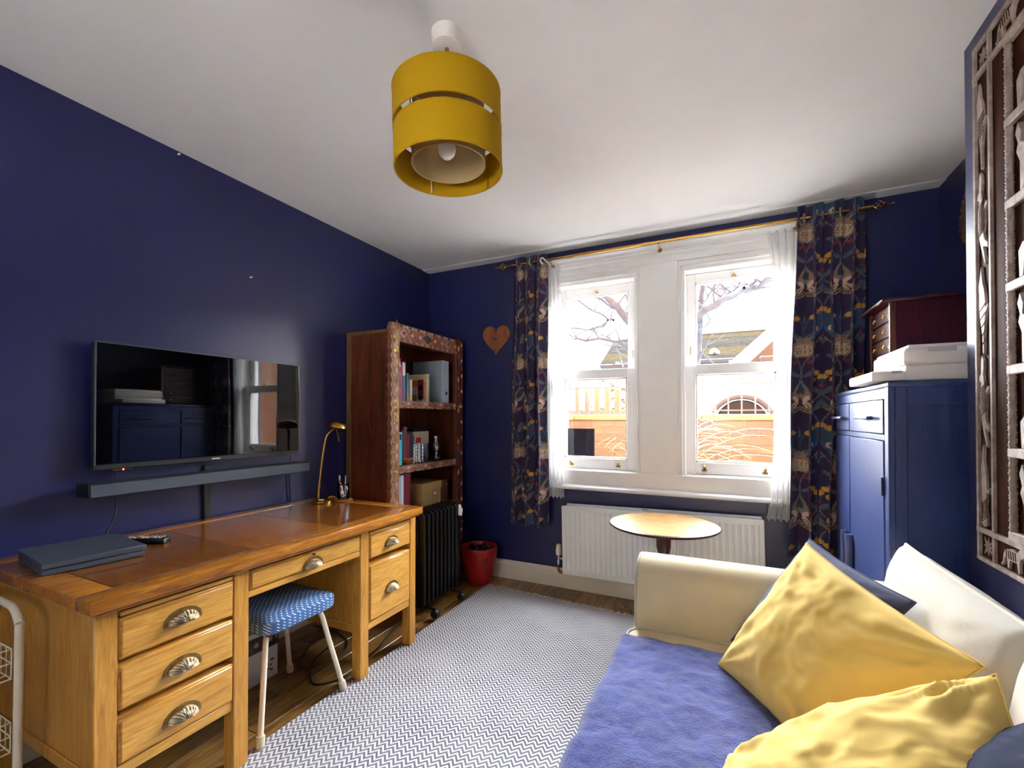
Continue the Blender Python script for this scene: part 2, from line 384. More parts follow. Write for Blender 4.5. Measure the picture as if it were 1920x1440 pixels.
def sash_window(name, x0, x1, label, first):
    w = thing(name, ((x0 + x1) / 2, YF + 0.1, 0.87), label, 'window', None, 'structure')
    def part(n, mb, m=M_WHITE, p=None, sm='auto'): return obj(n, mb, m, p or w, sm)
    # box frame and staff beads round the opening
    f = MB()
    for (a0, a1) in ((x0 - 0.04, x0), (x1, x1 + 0.04)): f.box(a0, a1, YF + 0.0, YF + 0.20, 0.8785, 2.2275)
    f.box(x0 - 0.04, x1 + 0.04, YF + 0.0, YF + 0.20, 2.228, 2.30).box(x0 - 0.04, x1 + 0.04, YF + 0.02, YF + 0.22, 0.82, 0.878)
    part('box_frame', f)
    bd = MB()
    for xx in (x0 - 0.028, x1 + 0.016): bd.box(xx, xx + 0.012, YF - 0.012, YF + 0.01, 0.872, 2.2495, 0.003)
    bd.box(x0 - 0.028, x1 + 0.028, YF - 0.012, YF + 0.01, 2.25, 2.262, 0.003)
    part('staff_bead', bd)
    # upper sash
    def sash(nm, z0, z1, y0, y1, st, tp, bt):
        s = MB().box(x0 + 0.002, x0 + st, y0, y1, z0, z1, 0.003).box(x1 - st, x1 - 0.002, y0, y1, z0, z1, 0.003)
        s.box(x0 + st, x1 - st, y0, y1, z1 - tp, z1, 0.003).box(x0 + st, x1 - st, y0, y1, z0, z0 + bt, 0.003)
        so = part(nm, s)
        g = MB().box(x0 + st - 0.004, x1 - st + 0.004, (y0 + y1) / 2 - 0.002, (y0 + y1) / 2 + 0.002, z0 + bt - 0.004, z1 - tp + 0.004)
        part('pane', g, M_GLASS, so, False)
        bead = MB()
        e = 0.010
        bead.box(x0 + st, x0 + st + e, y0 + 0.008, y1 - 0.004, z0 + bt, z1 - tp).box(x1 - st - e, x1 - st, y0 + 0.008, y1 - 0.004, z0 + bt, z1 - tp)
        bead.box(x0 + st, x1 - st, y0 + 0.008, y1 - 0.004, z1 - tp - e, z1 - tp).box(x0 + st, x1 - st, y0 + 0.008, y1 - 0.004, z0 + bt, z0 + bt + e)
        part('glazing_bead', bead, M_WHITE, so)
        return so
    us = sash('upper_sash', 1.545, 2.226, YF + 0.105, YF + 0.148, 0.058, 0.058, 0.05)
    ls = sash('lower_sash', 0.879, 1.605, YF + 0.052, YF + 0.095, 0.062, 0.066, 0.078)
    for xx in (x0 + 0.03, x1 - 0.03):
        part('restrictor', MB().box(xx - 0.006, xx + 0.006, YF + 0.095, YF + 0.106, 1.68, 1.735, 0.002), M_NICKEL, us)
    xm = (x0 + x1) / 2
    c = MB().lathe([(0.018, 0), (0.018, 0.005), (0.008, 0.010), (0.008, 0.018), (0, 0.022)], (xm, YF + 0.074, 1.605), 14)
    c.tube([(xm - 0.03, YF + 0.074, 1.618), (xm + 0.02, YF + 0.078, 1.622), (xm + 0.032, YF + 0.085, 1.614)], 0.005, 8)
    part('sash_catch', c, M_NICKEL, ls)
    c = MB().box(xm - 0.014, xm + 0.014, YF + 0.096, YF + 0.106, 2.176, 2.186, 0.002)
    c.tube([(xm, YF + 0.10, 2.183), (xm, YF + 0.085, 2.19), (xm, YF + 0.08, 2.176)], 0.006, 8)
    part('vent_knob', c, M_BRASS, us)
    for xx in (x0 + 0.115, x1 - 0.125):
        c = MB().box(xx - 0.016, xx + 0.016, YF + 0.046, YF + 0.053, 0.898, 0.912, 0.002)
        c.tube([(xx, YF + 0.05, 0.910), (xx, YF + 0.035, 0.918), (xx, YF + 0.022, 0.935), (xx, YF + 0.030, 0.942)], [0.008, 0.007, 0.009, 0.006], 8)
        part('sash_lift', c, M_BRASS if first else M_ANTIQ, ls)
    return w
sash_window('window_1', -1.160, -0.572, 'white sash window beside the heart clock, fence and brick wall seen through it', True)
sash_window('window_2', -0.246, 0.342, 'white sash window beside the blue cabinet, parked car seen through it', False)

# ================================================================== DESK
XF = -1.56
dk = thing('pedestal_desk', (-1.9, 1.305, 0), 'golden oak pedestal desk with shell handles against the left wall', 'desk')
tp = obj('desk_top', MB().box(-2.29, -1.535, 0.60, 2.01, 0.712, 0.745), M_OAK, dk)
def band(name, *a): return obj(name, MB().box(*a, 0.0025, 2), M_OAKB, tp)
band('edge_band', -1.600, -1.517, 0.587, 2.022, 0.724, 0.7605); band('edge_band', -2.29, -2.20, 0.587, 2.022, 0.724, 0.7605)
band('end_band', -2.199, -1.601, 0.587, 0.672, 0.724, 0.760); band('end_band', -2.199, -1.601, 1.935, 2.022, 0.724, 0.760)
for (y0, y1) in ((0.673, 1.103), (1.104, 1.488), (1.489, 1.934)):
    c = ((y0 + y1) / 2)
    me = mesh_of('top_panel', MB().box(-0.2985, 0.2985, -(y1 - y0) / 2 + 0.0006, (y1 - y0) / 2 - 0.0006, -0.03, 0, 0.001), M_OAKT)
    inst('top_panel', me, tp, (-1.90, c, 0.7598))
obj('top_moulding', MB().box(-2.27, -1.528, 0.60, 2.01, 0.712, 0.7235, 0.003), M_OAKB, tp)
for (y0, y1) in ((0.612, 0.667), (0.998, 1.053), (1.600, 1.655), (1.993, 2.048 - 0.028)):
    for (x0, x1) in ((XF - 0.055, XF), (-2.27, -2.215)):
        if y0 > 1.95: y0 = 1.966; y1 = 2.021 - 0.006
        obj('leg', MB().box(x0, x1, y0, y1, 0.0108 if x0 > -1.8 else 0.0, 0.712, 0.003), M_OAKV, dk)
for (y0, name) in ((0.622, 'outer'), (1.028, 'inner'), (1.612, 'inner'), (1.988, 'outer')):
    obj('side_panel', MB().box(-2.215, XF - 0.055, y0, y0 + 0.014, 0.25, 0.712), M_OAKV, dk)
    obj('side_rail', MB().box(-2.215, XF - 0.055, y0 - 0.006, y0 + 0.02, 0.222, 0.262, 0.003), M_OAKV, dk)
for (y0, y1) in ((0.667, 0.998), (1.655, 1.966)):
    obj('front_rail', MB().box(XF - 0.03, XF - 0.006, y0, y1, 0.225, 0.258, 0.002), M_OAK, dk)
    obj('front_rail', MB().box(XF - 0.03, XF - 0.006, y0, y1, 0.70, 0.712), M_OAK, dk)
    obj('carcass_back', MB().box(-2.25, -2.235, y0, y1, 0.25, 0.712), M_OAK, dk)
    obj('carcass_base', MB().box(-2.235, XF - 0.03, y0, y1, 0.23, 0.245), M_OAK, dk)
    obj('writing_slide', MB().box(XF - 0.3, XF + 0.002, y0 + 0.004, y1 - 0.006, 0.684, 0.6975, 0.002), M_OAK, dk)
obj('apron_rail', MB().box(XF - 0.03, XF - 0.004, 1.053, 1.600, 0.598, 0.622, 0.002), M_OAK, dk)
obj('apron_rail', MB().box(XF - 0.03, XF - 0.008, 1.053, 1.600, 0.698, 0.712), M_OAK, dk)

def shell_handle(parent, yc, zc, xf, a=0.050, bb=0.034, dep=0.026):
    m = MB()
    prof = [(a * 1.12 * math.cos(t), bb * 1.22 * math.sin(t)) for t in [PI * k / 24 for k in range(25)]]
    prof = [(yc + p[0], zc - 0.012 + p[1]) for p in prof] + [(yc - a * 1.12, zc - 0.018), (yc + a * 1.12, zc - 0.018)]
    m.prism(prof, 'x', xf, xf + 0.002)
    h = obj('handle', m, M_ANTIQ, parent)
    d = MB()
    def P(u, v):
        t = PI * u; s = v * PI / 2
        fl = 1 + 0.20 * math.cos(22 * t) * math.sin(v * PI) ** 0.6
        rr = math.cos(s) ** 0.8 if s < PI / 2 - 1e-6 else 0.0
        return (xf + 0.002 + dep * math.sin(s) * fl, yc + a * 0.88 * math.cos(t) * rr, zc - 0.012 + bb * 0.88 * math.sin(t) * rr)
    d.grid(P, 133, 9)
    obj('shell_cup', d, M_NICKEL, h, True)
    for (dy, dz) in ((a * 0.98, -0.006), (-a * 0.98, -0.006), (0, bb * 1.06 - 0.012)):
        obj('screw', MB().lathe([(0.003, 0), (0.0025, 0.0015), (0, 0.002)], (xf + 0.002, yc + dy, zc + dz), 8, Matrix.Rotation(PI / 2, 4, 'Y')), M_ANTIQ, h)
def drawer(y0, y1, z0, z1, yh, zh, small=False):
    d = obj('drawer', MB().box(XF - 0.40, XF - 0.002, y0, y1, z0, z1, 0.003).box(XF - 0.002, XF + 0.004, y0 + 0.006, y1 - 0.006, z0 + 0.006, z1 - 0.006, 0.003), M_OAK, dk)
    shell_handle(d, yh, zh, XF + 0.004, 0.046 if small else 0.050)
    return d
drawer(0.668, 0.997, 0.559, 0.678, 0.833, 0.622)
drawer(0.668, 0.997, 0.415, 0.545, 0.833, 0.470)
drawer(0.668, 0.997, 0.262, 0.392, 0.833, 0.318)
dc = drawer(1.055, 1.598, 0.624, 0.695, 1.326, 0.645, True)
obj('key', MB().cyl((XF + 0.004, 1.326, 0.684), (XF + 0.016, 1.326, 0.684), 0.004, 8), M_BLACK, dc)
drawer(1.657, 1.964, 0.566, 0.680, 1.812, 0.618, True)
drawer(1.657, 1.964, 0.262, 0.537, 1.812, 0.385, True)

# ================================================================== TELEVISION, SOUNDBAR, CABLES
tv = thing('television', (-2.26, 1.347, 1.035), 'large flat black television reflecting the window, fixed to the navy wall', 'television')
obj('casing', MB().box(-2.285, -2.250, 0.878, 1.817, 1.045, 1.556, 0.004), M_BLACK, tv)
obj('screen', MB().box(-2.250, -2.2465, 0.882, 1.813, 1.066, 1.552), M_SCREEN, tv, False)
obj('bezel', MB().box(-2.252, -2.243, 0.878, 1.817, 1.043, 1.065, 0.002), M_BLACK, tv)
obj('edge_strip', MB().box(-2.2535, -2.2455, 0.8765, 0.8815, 1.045, 1.557).box(-2.2535, -2.2455, 1.8135, 1.8185, 1.045, 1.557).box(-2.2535, -2.2455, 0.8765, 1.8185, 1.5525, 1.5575), M_GREYPL, tv)
obj('wall_bracket', MB().box(-2.309, -2.285, 1.15, 1.55, 1.15, 1.45, 0.004), M_BLACK, tv)
lg = obj('logo_plate', MB().box(-2.2435, -2.2425, 1.322, 1.362, 1.0505, 1.0570), M_NICKEL, tv)
rc = obj('sensor_module', MB().box(-2.262, -2.246, 0.935, 1.005, 1.034, 1.044, 0.002), M_BLACK, tv)
obj('standby_light', MB().lathe([(0.003, 0), (0.0022, 0.002), (0, 0.0025)], (-2.246, 0.972, 1.039), 10, Matrix.Rotation(PI / 2, 4, 'Y')), emit('standby_red', (255, 60, 30), 6), rc)
sb = thing('soundbar', (-2.21, 1.325, 0.944), 'long dark grey soundbar under the television', 'speaker')
obj('housing', MB().box(-2.262, -2.165, 0.832, 1.818, 0.945, 0.998, 0.003), M_SBAR, sb)
obj('front_grille', MB().box(-2.166, -2.160, 0.834, 1.816, 0.947, 0.996, 0.002), M_GREYPL, sb)
obj('end_cap', MB().box(-2.26, -2.163, 0.829, 0.834, 0.946, 0.997, 0.002), M_BLACK, sb)
obj('end_cap', MB().box(-2.26, -2.163, 1.816, 1.821, 0.946, 0.997, 0.002), M_BLACK, sb)
for yy in (1.0, 1.62): obj('wall_arm', MB().box(-2.309, -2.26, yy, yy + 0.03, 0.95, 0.975), M_BLACK, sb)
tag(obj('cable_trunking', MB().box(XL + 0.0005, XL + 0.016, 1.318, 1.352, 0.735, 1.02, 0.003), M_BLACK), 'black cable trunking running down the wall below the soundbar', 'cable cover')
def bez(pts, n=24):
    pts = [Vector(p) for p in pts]; out = []
    m = len(pts)
    for i in range(m - 1):
        p0 = pts[max(i - 1, 0)]; p1 = pts[i]; p2 = pts[i + 1]; p3 = pts[min(i + 2, m - 1)]
        for k in range(n):
            t = k / n
            out.append(0.5 * ((2 * p1) + (-p0 + p2) * t + (2 * p0 - 5 * p1 + 4 * p2 - p3) * t * t + (-p0 + 3 * p1 - 3 * p2 + p3) * t ** 3))
    out.append(pts[-1]); return out
b = MB().tube(bez([(-2.29, 0.965, 1.03), (-2.285, 0.965, 0.93), (-2.27, 0.955, 0.85), (-2.25, 0.92, 0.79), (-2.22, 0.905, 0.775)], 10), 0.0035, 8)
tag(obj('console_cable', b, M_BLACK), 'thin black cable hanging from the soundbar to the console', 'cable')
b = MB().tube(bez([(XL + 0.01, 1.80, 1.03), (XL + 0.012, 1.79, 0.90), (XL + 0.012, 1.80, 0.765)], 10), 0.003, 8)
tag(obj('lamp_cable', b, M_BLACK), 'thin dark cable on the wall behind the brass lamp', 'cable')

# games console: two thin slabs with a groove
cs = thing('games_console', (-2.03, 0.765, 0.7605), 'slim dark games console lying on the near end of the desk', 'console')
ang = math.radians(-7)
Mc = Matrix.Translation((-2.03, 0.765, 0)) @ Matrix.Rotation(ang, 4, 'Z')
def cbox(*a, bev=0.002): return MB().box(*a, bev).xf(Mc)
obj('lower_slab', cbox(-0.148, 0.146, -0.13, 0.128, 0.7615, 0.779), M_GREYPL, cs)
obj('groove', cbox(-0.142, 0.138, -0.124, 0.122, 0.778, 0.783, bev=0), M_BLACKM, cs)
obj('upper_slab', cbox(-0.150, 0.150, -0.132, 0.132, 0.782, 0.800), M_GREYPL, cs)
obj('disc_slot', cbox(0.1385, 0.1395, 0.02, 0.10, 0.7795, 0.7815, bev=0), M_NICKEL, cs)
rm = thing('remote_control', (-2.06, 0.975, 0.761), 'black remote control with coloured keys behind the console', 'remote')
Mr = Matrix.Translation((-2.065, 0.968, 0)) @ Matrix.Rotation(math.radians(28), 4, 'Z')
obj('body', MB().box(-0.085, 0.085, -0.022, 0.022, 0.7605, 0.780, 0.006, 2).xf(Mr), M_BLACK, rm)
KC = [cmat((200, 190, 180)), cmat((190, 150, 40)), cmat((60, 90, 170)), cmat((150, 40, 40))]
for i in range(9):
    for j in range(3):
        obj('key', MB().box(-0.07 + i * 0.016, -0.062 + i * 0.016, -0.014 + j * 0.012, -0.007 + j * 0.012, 0.780, 0.7825).xf(Mr), KC[0 if (i + j) % 3 else (i % 4)], rm)

# ================================================================== DESK LAMP, JAR
lp = thing('desk_lamp', (-2.115, 1.862, 0.7605), 'brass desk lamp with a mushroom head on the desk', 'lamp')
obj('base', MB().lathe([(0, 0), (0.058, 0), (0.060, 0.006), (0.060, 0.013), (0.054, 0.017), (0.030, 0.026), (0.012, 0.031), (0, 0.033)], (-2.115, 1.862, 0.7605), 36), M_BRASS, lp)
pp = bez([(-2.12, 1.842, 0.79), (-2.118, 1.845, 0.86), (-2.105, 1.853, 1.0), (-2.09, 1.866, 1.13), (-2.075, 1.878, 1.165), (-2.05, 1.889, 1.188)], 8)
obj('stem', MB().tube(pp, 0.0065, 10), M_BRASS, lp)
obj('stem_collar', MB().cyl((-2.1185, 1.8445, 0.85), (-2.117, 1.846, 0.875), 0.0085, 12), M_BRASS, lp)
Ml = Matrix.Translation((-2.04, 1.895, 1.193)) @ Matrix.Rotation(math.radians(8), 4, 'Y') @ Matrix.Rotation(math.radians(-6), 4, 'X')
hd = obj('head', MB().lathe([(0.056, 0.0), (0.060, 0.006), (0.052, 0.024), (0.034, 0.036), (0.014, 0.041), (0, 0.042)], (0, 0, 0), 32).xf(Ml), M_BRASS, lp)
obj('reflector', MB().lathe([(0, 0.012), (0.03, 0.008), (0.052, 0.003), (0.0555, 0.0005)], (0, 0, 0), 32).xf(Ml), M_CHROME, hd)
obj('lens', MB().lathe([(0, -0.003), (0.026, -0.002), (0.028, 0.004), (0, 0.006)], (0, 0, 0), 20).xf(Ml), M_JAR, hd)
obj('aiming_handle', MB().tube([(-2.04, 1.897, 1.19), (-2.033, 1.908, 1.125)], 0.004, 8).lathe([(0, -0.006), (0.005, -0.004), (0.006, 0), (0, 0.005)], (-2.0325, 1.909, 1.12), 10), M_BRASS, lp)
obj('switch', MB().tube(bez([(-2.08, 1.878, 0.790), (-2.065, 1.893, 0.795), (-2.052, 1.905, 0.785), (-2.045, 1.912, 0.766)], 6), 0.005, 8), M_BRASS, lp)
obj('rating_label', MB().box(-0.014, 0.014, -0.004, 0.004, 0, 0.0005).xf(Matrix.Translation((-2.085, 1.832, 0.784)) @ Matrix.Rotation(0.6, 4, 'Z') @ Matrix.Rotation(0.45, 4, 'X')), M_PAPER, lp)

JX, JY = -2.055, 1.965
tag(obj('coaster', MB().lathe([(0, 0), (0.050, 0), (0.052, 0.004), (0.050, 0.009), (0, 0.009)], (JX + 0.004, JY, 0.7605), 32), wood('coaster_wood', (120, 76, 40), (164, 112, 66), None, (20, 20, 20)), None, True), 'round wooden coaster under the glass jar', 'coaster')
jr = thing('glass_jar', (JX, JY, 0.7700), 'open glass jar of bits holding red and white pencils on the coaster', 'jar')
obj('glass', MB().lathe([(0, 0.0), (0.034, 0.001), (0.037, 0.006), (0.037, 0.066), (0.033, 0.076), (0.033, 0.090), (0.035, 0.092), (0.031, 0.093), (0.030, 0.076), (0.034, 0.066), (0.034, 0.007), (0, 0.004)], (JX, JY, 0.7700), 28), M_JAR, jr, True)
random.seed(3)
for i in range(14):
    a = random.uniform(0, 6.28); r = random.uniform(0, 0.022); zz = 0.778 + random.uniform(0, 0.016)
    obj('trinket', MB().lathe([(0, -0.007), (0.006, -0.004), (0.008, 0), (0.005, 0.005), (0, 0.007)], (JX + r * math.cos(a), JY + r * math.sin(a), zz), 8), [M_KRAFT, M_PAPER, M_BRASS][i % 3], jr, True)
for i, (dx, dy, tx, ty, col, h, lb) in enumerate(((0.0, -0.008, -0.006, -0.024, (206, 40, 36), 0.135, 'red and white striped pencil leaning in the glass jar, the tallest'), (0.006, 0.004, -0.012, -0.020, (226, 206, 206), 0.118, 'pale pink pencil leaning in the glass jar'), (0.004, 0.010, 0.010, 0.008, (150, 156, 190), 0.132, 'thin grey-blue pencil standing upright in the glass jar'))):
    p0 = Vector((JX + dx, JY + dy, 0.776)); p1 = Vector((JX + tx, JY + ty, 0.776 + h))
    pc = thing('pencil', p0[:], lb, 'pencil', 'pencils in the jar')
    for k in range(6):
        obj('barrel_band', MB().cyl(p0.lerp(p1, k / 6), p0.lerp(p1, (k + 1) / 6), 0.0042, 8), cmat(col) if (k % 2 == 0 or i == 2) else M_PAPER, pc)

# ================================================================== STOOL
st = thing('stool', (-1.765, 1.32, 0), 'stool with a blue star-print cushion seat and cream metal legs', 'stool')
def starfab(name):
    t = NT(name); v = t.coord('Object'); sx = t.n('ShaderNodeSeparateXYZ', {0: v})
    P = 0.024
    u = t.math('DIVIDE', t.math('ADD', sx.outputs[0], sx.outputs[2]), P); w = t.math('DIVIDE', t.math('ADD', sx.outputs[1], sx.outputs[2]), P)
    cu = t.math('MULTIPLY', u, 2 * PI); cw = t.math('MULTIPLY', w, 2 * PI)
    f = t.math('ADD', t.math('COSINE', t.math('ADD', cu, cw)), t.math('COSINE', t.math('SUBTRACT', cu, cw)))
    f = t.math('ADD', f, t.math('MULTIPLY', t.math('COSINE', t.math('MULTIPLY', t.math('ADD', cu, cw), 3)), 0.25))
    k = t.n('ShaderNodeMapRange', {0: f, 1: 1.05, 2: 1.5}).outputs[0]
    nn = t.noise(v, 9, 4)
    base = t.ramp(nn, [(0.3, lin((52, 92, 146))), (0.7, lin((78, 122, 176)))])
    col = t.mix(k, base, lin((214, 224, 236)))
    return t.pbsdf(col, 0.85, 0, t.bump(t.noise(v, 700, 2), 0.2, 0.002))
sx0, sx1, sy0, sy1, sz0, sz1 = -1.935, -1.582, 1.135, 1.492, 0.405, 0.465
def seatP(u, v):
    a = 2 * PI * u
    c, s_ = math.cos(a), math.sin(a); e = 0.28
    px = math.copysign(abs(c) ** e, c); py = math.copysign(abs(s_) ** e, s_)
    vv = v * 2 - 1
    k = 1 - max(0, abs(vv) - 0.55) ** 2 * 0.45
    if v > 0.999 or v < 0.001: k = 0.0
    elif v > 0.9: k = 0.72
    z = (sz0 + sz1) / 2 + (sz1 - sz0) / 2 * math.copysign(min(1, abs(vv) ** 0.9 * 1.08), vv)
    if v > 0.9: z = sz1 + (0.004 if v > 0.999 else 0.002)
    return ((sx0 + sx1) / 2 + px * (sx1 - sx0) / 2 * k, (sy0 + sy1) / 2 + py * (sy1 - sy0) / 2 * k, z + 0.0015 * nz((px, py, v), 3))
obj('seat', MB().grid(seatP, 72, 13, True), starfab('star_print'), st, True)
obj('seat_base', MB().box(sx0 + 0.03, sx1 - 0.03, sy0 + 0.03, sy1 - 0.03, sz0 - 0.012, sz0 + 0.01, 0.004), M_DKW, st)
for (cx, cy, fx, fy) in ((sx1 - 0.055, sy0 + 0.04, -1.588, 1.118), (sx1 - 0.055, sy1 - 0.055, -1.585, 1.520), (sx0 + 0.06, sy1 - 0.055, -1.945, 1.525), (sx0 + 0.06, sy0 + 0.055, -1.945, 1.118)):
    m = ((cx + sx0 * 0.5 + sx1 * 0.5) / 2, (cy + sy0 * 0.5 + sy1 * 0.5) / 2)
    top = Vector((cx, cy, 0.388)); ft = Vector((fx, fy, 0.0225 if fx > -1.7 else 0.012)); dirv = (ft - top).normalized()
    lg = obj('leg', MB().tube(bez([(m[0], m[1], 0.392), (cx * 0.8 + m[0] * 0.2, cy * 0.8 + m[1] * 0.2, 0.390), top + dirv * 0.02, top + dirv * 0.10, ft], 6), 0.0105, 12), M_CREAMM, st)
    obj('rubber_foot', MB().tube([ft - dirv * 0.030, ft - dirv * 0.028, ft - dirv * 0.005, ft + Vector((0, 0, -0.010))], [0.012, 0.0155, 0.0165, 0.015], 14), M_RUBBER, lg)

# ================================================================== BOX AND CABLES UNDER THE DESK
bx = thing('storage_carton', (-2.10, 1.30, 0.0), 'white carton with a black sleeve on the floor under the desk', 'box')
obj('carton', MB().box(-2.20, -1.986, 1.10, 1.489, 0.001, 0.245, 0.003), M_CARDW, bx)
sl = obj('black_sleeve', MB().box(-2.202, -1.984, 1.098, 1.491, 0.150, 0.222, 0.001), M_BLACK, bx)
for k, (yy, r) in enumerate(((1.375, 0.012), (1.445, 0.012), (1.478, 0.008), (1.31, 0.012))):
    obj('gold_badge', MB().lathe([(r * 0.45, 0), (r, 0), (r, 0.0008), (r * 0.45, 0.0008)], (-1.984, yy, 0.188), 16, Matrix.Rotation(PI / 2, 4, 'Y')), M_KRAFT, sl)
for k in range(7):
    obj('print_bar', MB().box(-1.986, -1.9855, 1.412 + (k % 2) * 0.036, 1.432 + (k % 2) * 0.024 + 0.006 * (k % 3), 0.022 + k * 0.012, 0.028 + k * 0.012 + 0.003 * (k % 2)), M_BLACK, bx)
b = MB().tube(bez([(-1.92, 1.75, 0.03), (-1.90, 1.62, 0.006), (-1.75, 1.50, 0.005), (-1.66, 1.62, 0.005), (-1.70, 1.85, 0.006), (-1.74, 2.02, 0.02), (-1.76, 2.20, 0.05)], 14), 0.0045, 8)
tag(obj('power_cable', b, M_BLACK), 'black power cable snaking across the floor under the desk', 'cable')
b = MB().tube(bez([(-2.1, 1.80, 0.006), (-1.95, 1.58, 0.006), (-1.84, 1.60, 0.006), (-1.86, 1.80, 0.006), (-2.0, 1.9, 0.006), (-2.2, 1.88, 0.03)], 14), 0.004, 8)
tag(obj('coiled_cable', b, M_BLACK), 'loop of black cable lying deeper under the desk', 'cable')

# ================================================================== WIRE TROLLEY
tr_ = thing('wire_trolley', (-2.02, 0.36, 0), 'cream wire basket trolley at the near end of the desk', 'trolley')
for yy in (0.553, 0.18):
    fr = bez([(-1.845, yy, 0.0), (-1.843, yy, 0.3), (-1.840, yy, 0.62), (-1.843, yy, 0.66), (-1.87, yy, 0.690), (-1.91, yy, 0.70), (-2.05, yy, 0.70), (-2.15, yy, 0.695), (-2.19, yy, 0.66), (-2.195, yy, 0.6), (-2.195, yy, 0.3), (-2.195, yy, 0.0)], 6)
    obj('tube_frame', MB().tube(fr, 0.0105, 12), M_CREAMM, tr_)
for zt in (0.585, 0.375, 0.15):
    w = MB(); zb = zt - 0.085
    X0, X1, Y0, Y1 = -2.18, -1.858, 0.19, 0.543
    for z in (zt, zt - 0.04, zb):
        w.tube([(X0, Y0, z), (X1, Y0, z), (X1, Y1, z), (X0, Y1, z), (X0, Y0, z)], 0.0022, 6)
    n = 9
    for k in range(n + 1):
        yy = Y0 + (Y1 - Y0) * k / n; xx = X0 + (X1 - X0) * k / n
        w.tube([(X1, yy, zt), (X1, yy, zb + 0.012), (X1 - 0.012, yy, zb), (X0 + 0.012, yy, zb), (X0, yy, zb + 0.012), (X0, yy, zt)], 0.0018, 6)
        w.tube([(xx, Y0, zt), (xx, Y0, zb), (xx, Y1, zb), (xx, Y1, zt)], 0.0018, 6)
    obj('wire_basket', w, M_CREAMM, tr_)

# ================================================================== RUG
def rugmat():
    t = NT('herringbone_weave'); v = t.coord('Object'); s = t.n('ShaderNodeSeparateXYZ', {0: v})
    wob = t.math('MULTIPLY', t.math('SUBTRACT', t.noise(v, 7, 2), 0.5), 0.008)
    zig = t.math('PINGPONG', t.math('ADD', s.outputs[0], 10.0), 0.0195)
    f = t.math('FRACT', t.math('DIVIDE', t.math('ADD', t.math('ADD', t.math('ADD', s.outputs[1], wob), t.math('MULTIPLY', zig, 1.15)), 10.0), 0.0225))
    tri = t.math('PINGPONG', f, 0.5)
    k = t.n('ShaderNodeMapRange', {0: tri, 1: 0.20, 2: 0.29}).outputs[0]
    th = t.noise(v, 420, 2, 0.7); big = t.noise(v, 5, 4)
    dark = t.ramp(big, [(0.35, lin((100, 100, 114))), (0.65, lin((128, 128, 140)))])
    col = t.mix(k, dark, lin((214, 213, 216)))
    col = t.mix(t.math('MULTIPLY', th, 0.3), col, t.mix(1.0, col, (0.6, 0.6, 0.6, 1), 'MULTIPLY'))
    h = t.math('ADD', t.math('MULTIPLY', k, 0.7), th)
    return t.pbsdf(col, 0.95, 0, t.bump(h, 0.4, 0.003), **{'Specular IOR Level': 0.1})
rg = thing('rug', (-0.85, 1.55, 0.0), 'grey and white herringbone rug with fringed end on the floor', 'rug')
rr = []
A = Vector((-1.612, 2.935, 0)); ux = Vector((1.138, -0.082, 0)).normalized(); uy = Vector((-0.072, -1, 0)).normalized() * 1.0
uy = Vector((0.0, -1.0, 0))
def rugP(u, v):
    p = A + ux * (u * 1.72) + uy * (v * 2.75)
    e = 0.004 * nz((u * 9, v * 14, 0.3), 1.0)
    zz = 0.009 + 0.0012 * nz((u * 6, v * 9, 0), 1.0)
    if u < 0.002: p.x += e
    return (p.x, p.y, zz)
m = MB().grid(rugP, 40, 60)
obj('woven_field', m, rugmat(), rg, True)
obj('rug_backing', MB().prism([(A.x + 0.004, A.y - 0.002), (A.x + ux.x * 1.72, A.y + ux.y * 1.72 - 0.002), (A.x + ux.x * 1.72, A.y + ux.y * 1.72 - 2.74), (A.x + 0.004, A.y - 2.74)], 'z', 0.001, 0.0075), paint('rug_edge', (120, 118, 124), 0.95), rg)
random.seed(5)
fm = MB()
for k in range(330):
    q = A + ux * (k / 330 * 1.72)
    a = random.uniform(-0.9, 0.9); L = random.uniform(0.022, 0.042)
    p1 = q + Vector((math.sin(a) * L * 0.6, math.cos(a) * L * 0.6, random.uniform(0, 0.006))); p2 = q + Vector((math.sin(a) * L + random.uniform(-0.006, 0.006), math.cos(a) * L, -0.003))
    fm.tube([q + Vector((0, -0.003, 0.008)), p1 + Vector((0, 0, 0.007)), p2 + Vector((0, 0, 0.005))], 0.0024, 4, False)
tag(obj('fringe', fm, paint('fringe_yarn', (196, 184, 176), 0.95, var=0.3, scale=60), rg, True), kind='stuff')

# ================================================================== BOOKCASE
BX, BY0, BY1 = -1.92, 2.225, 3.085
bc = thing('carved_bookcase', (-2.11, 2.655, 0), 'tall dark wooden bookcase with carved and inlaid front in the corner', 'bookcase')
obj('side_panel', MB().box(-2.27, -1.952, BY0 + 0.004, BY0 + 0.028, 0.0, 1.80), M_DKW, bc)
obj('side_panel', MB().box(-2.27, -1.952, BY1 - 0.028, BY1 - 0.004, 0.0, 1.80), M_DKW, bc)
obj('corner_post', MB().box(-2.303, -2.262, BY0, BY0 + 0.03, 0, 1.805, 0.002), M_DKW2, bc)
obj('corner_post', MB().box(-2.303, -2.262, BY1 - 0.03, BY1, 0, 1.805, 0.002), M_DKW2, bc)
for k in range(5):
    y0 = BY0 + 0.03 + k * 0.16
    obj('back_board', MB().box(-2.30, -2.285, y0 + 0.001, y0 + 0.158, 0.04, 1.80, 0.002), M_DKW, bc)
obj('top_board', MB().box(-2.303, -1.945, BY0 - 0.004, BY1, 1.80, 1.822, 0.003), M_DKW2, bc)
SH = (0.06, 0.575, 0.905, 1.338)
for z in SH: obj('shelf', MB().box(-2.285, -1.952, BY0 + 0.028, BY1 - 0.028, z, z + 0.027), M_DKW, bc)
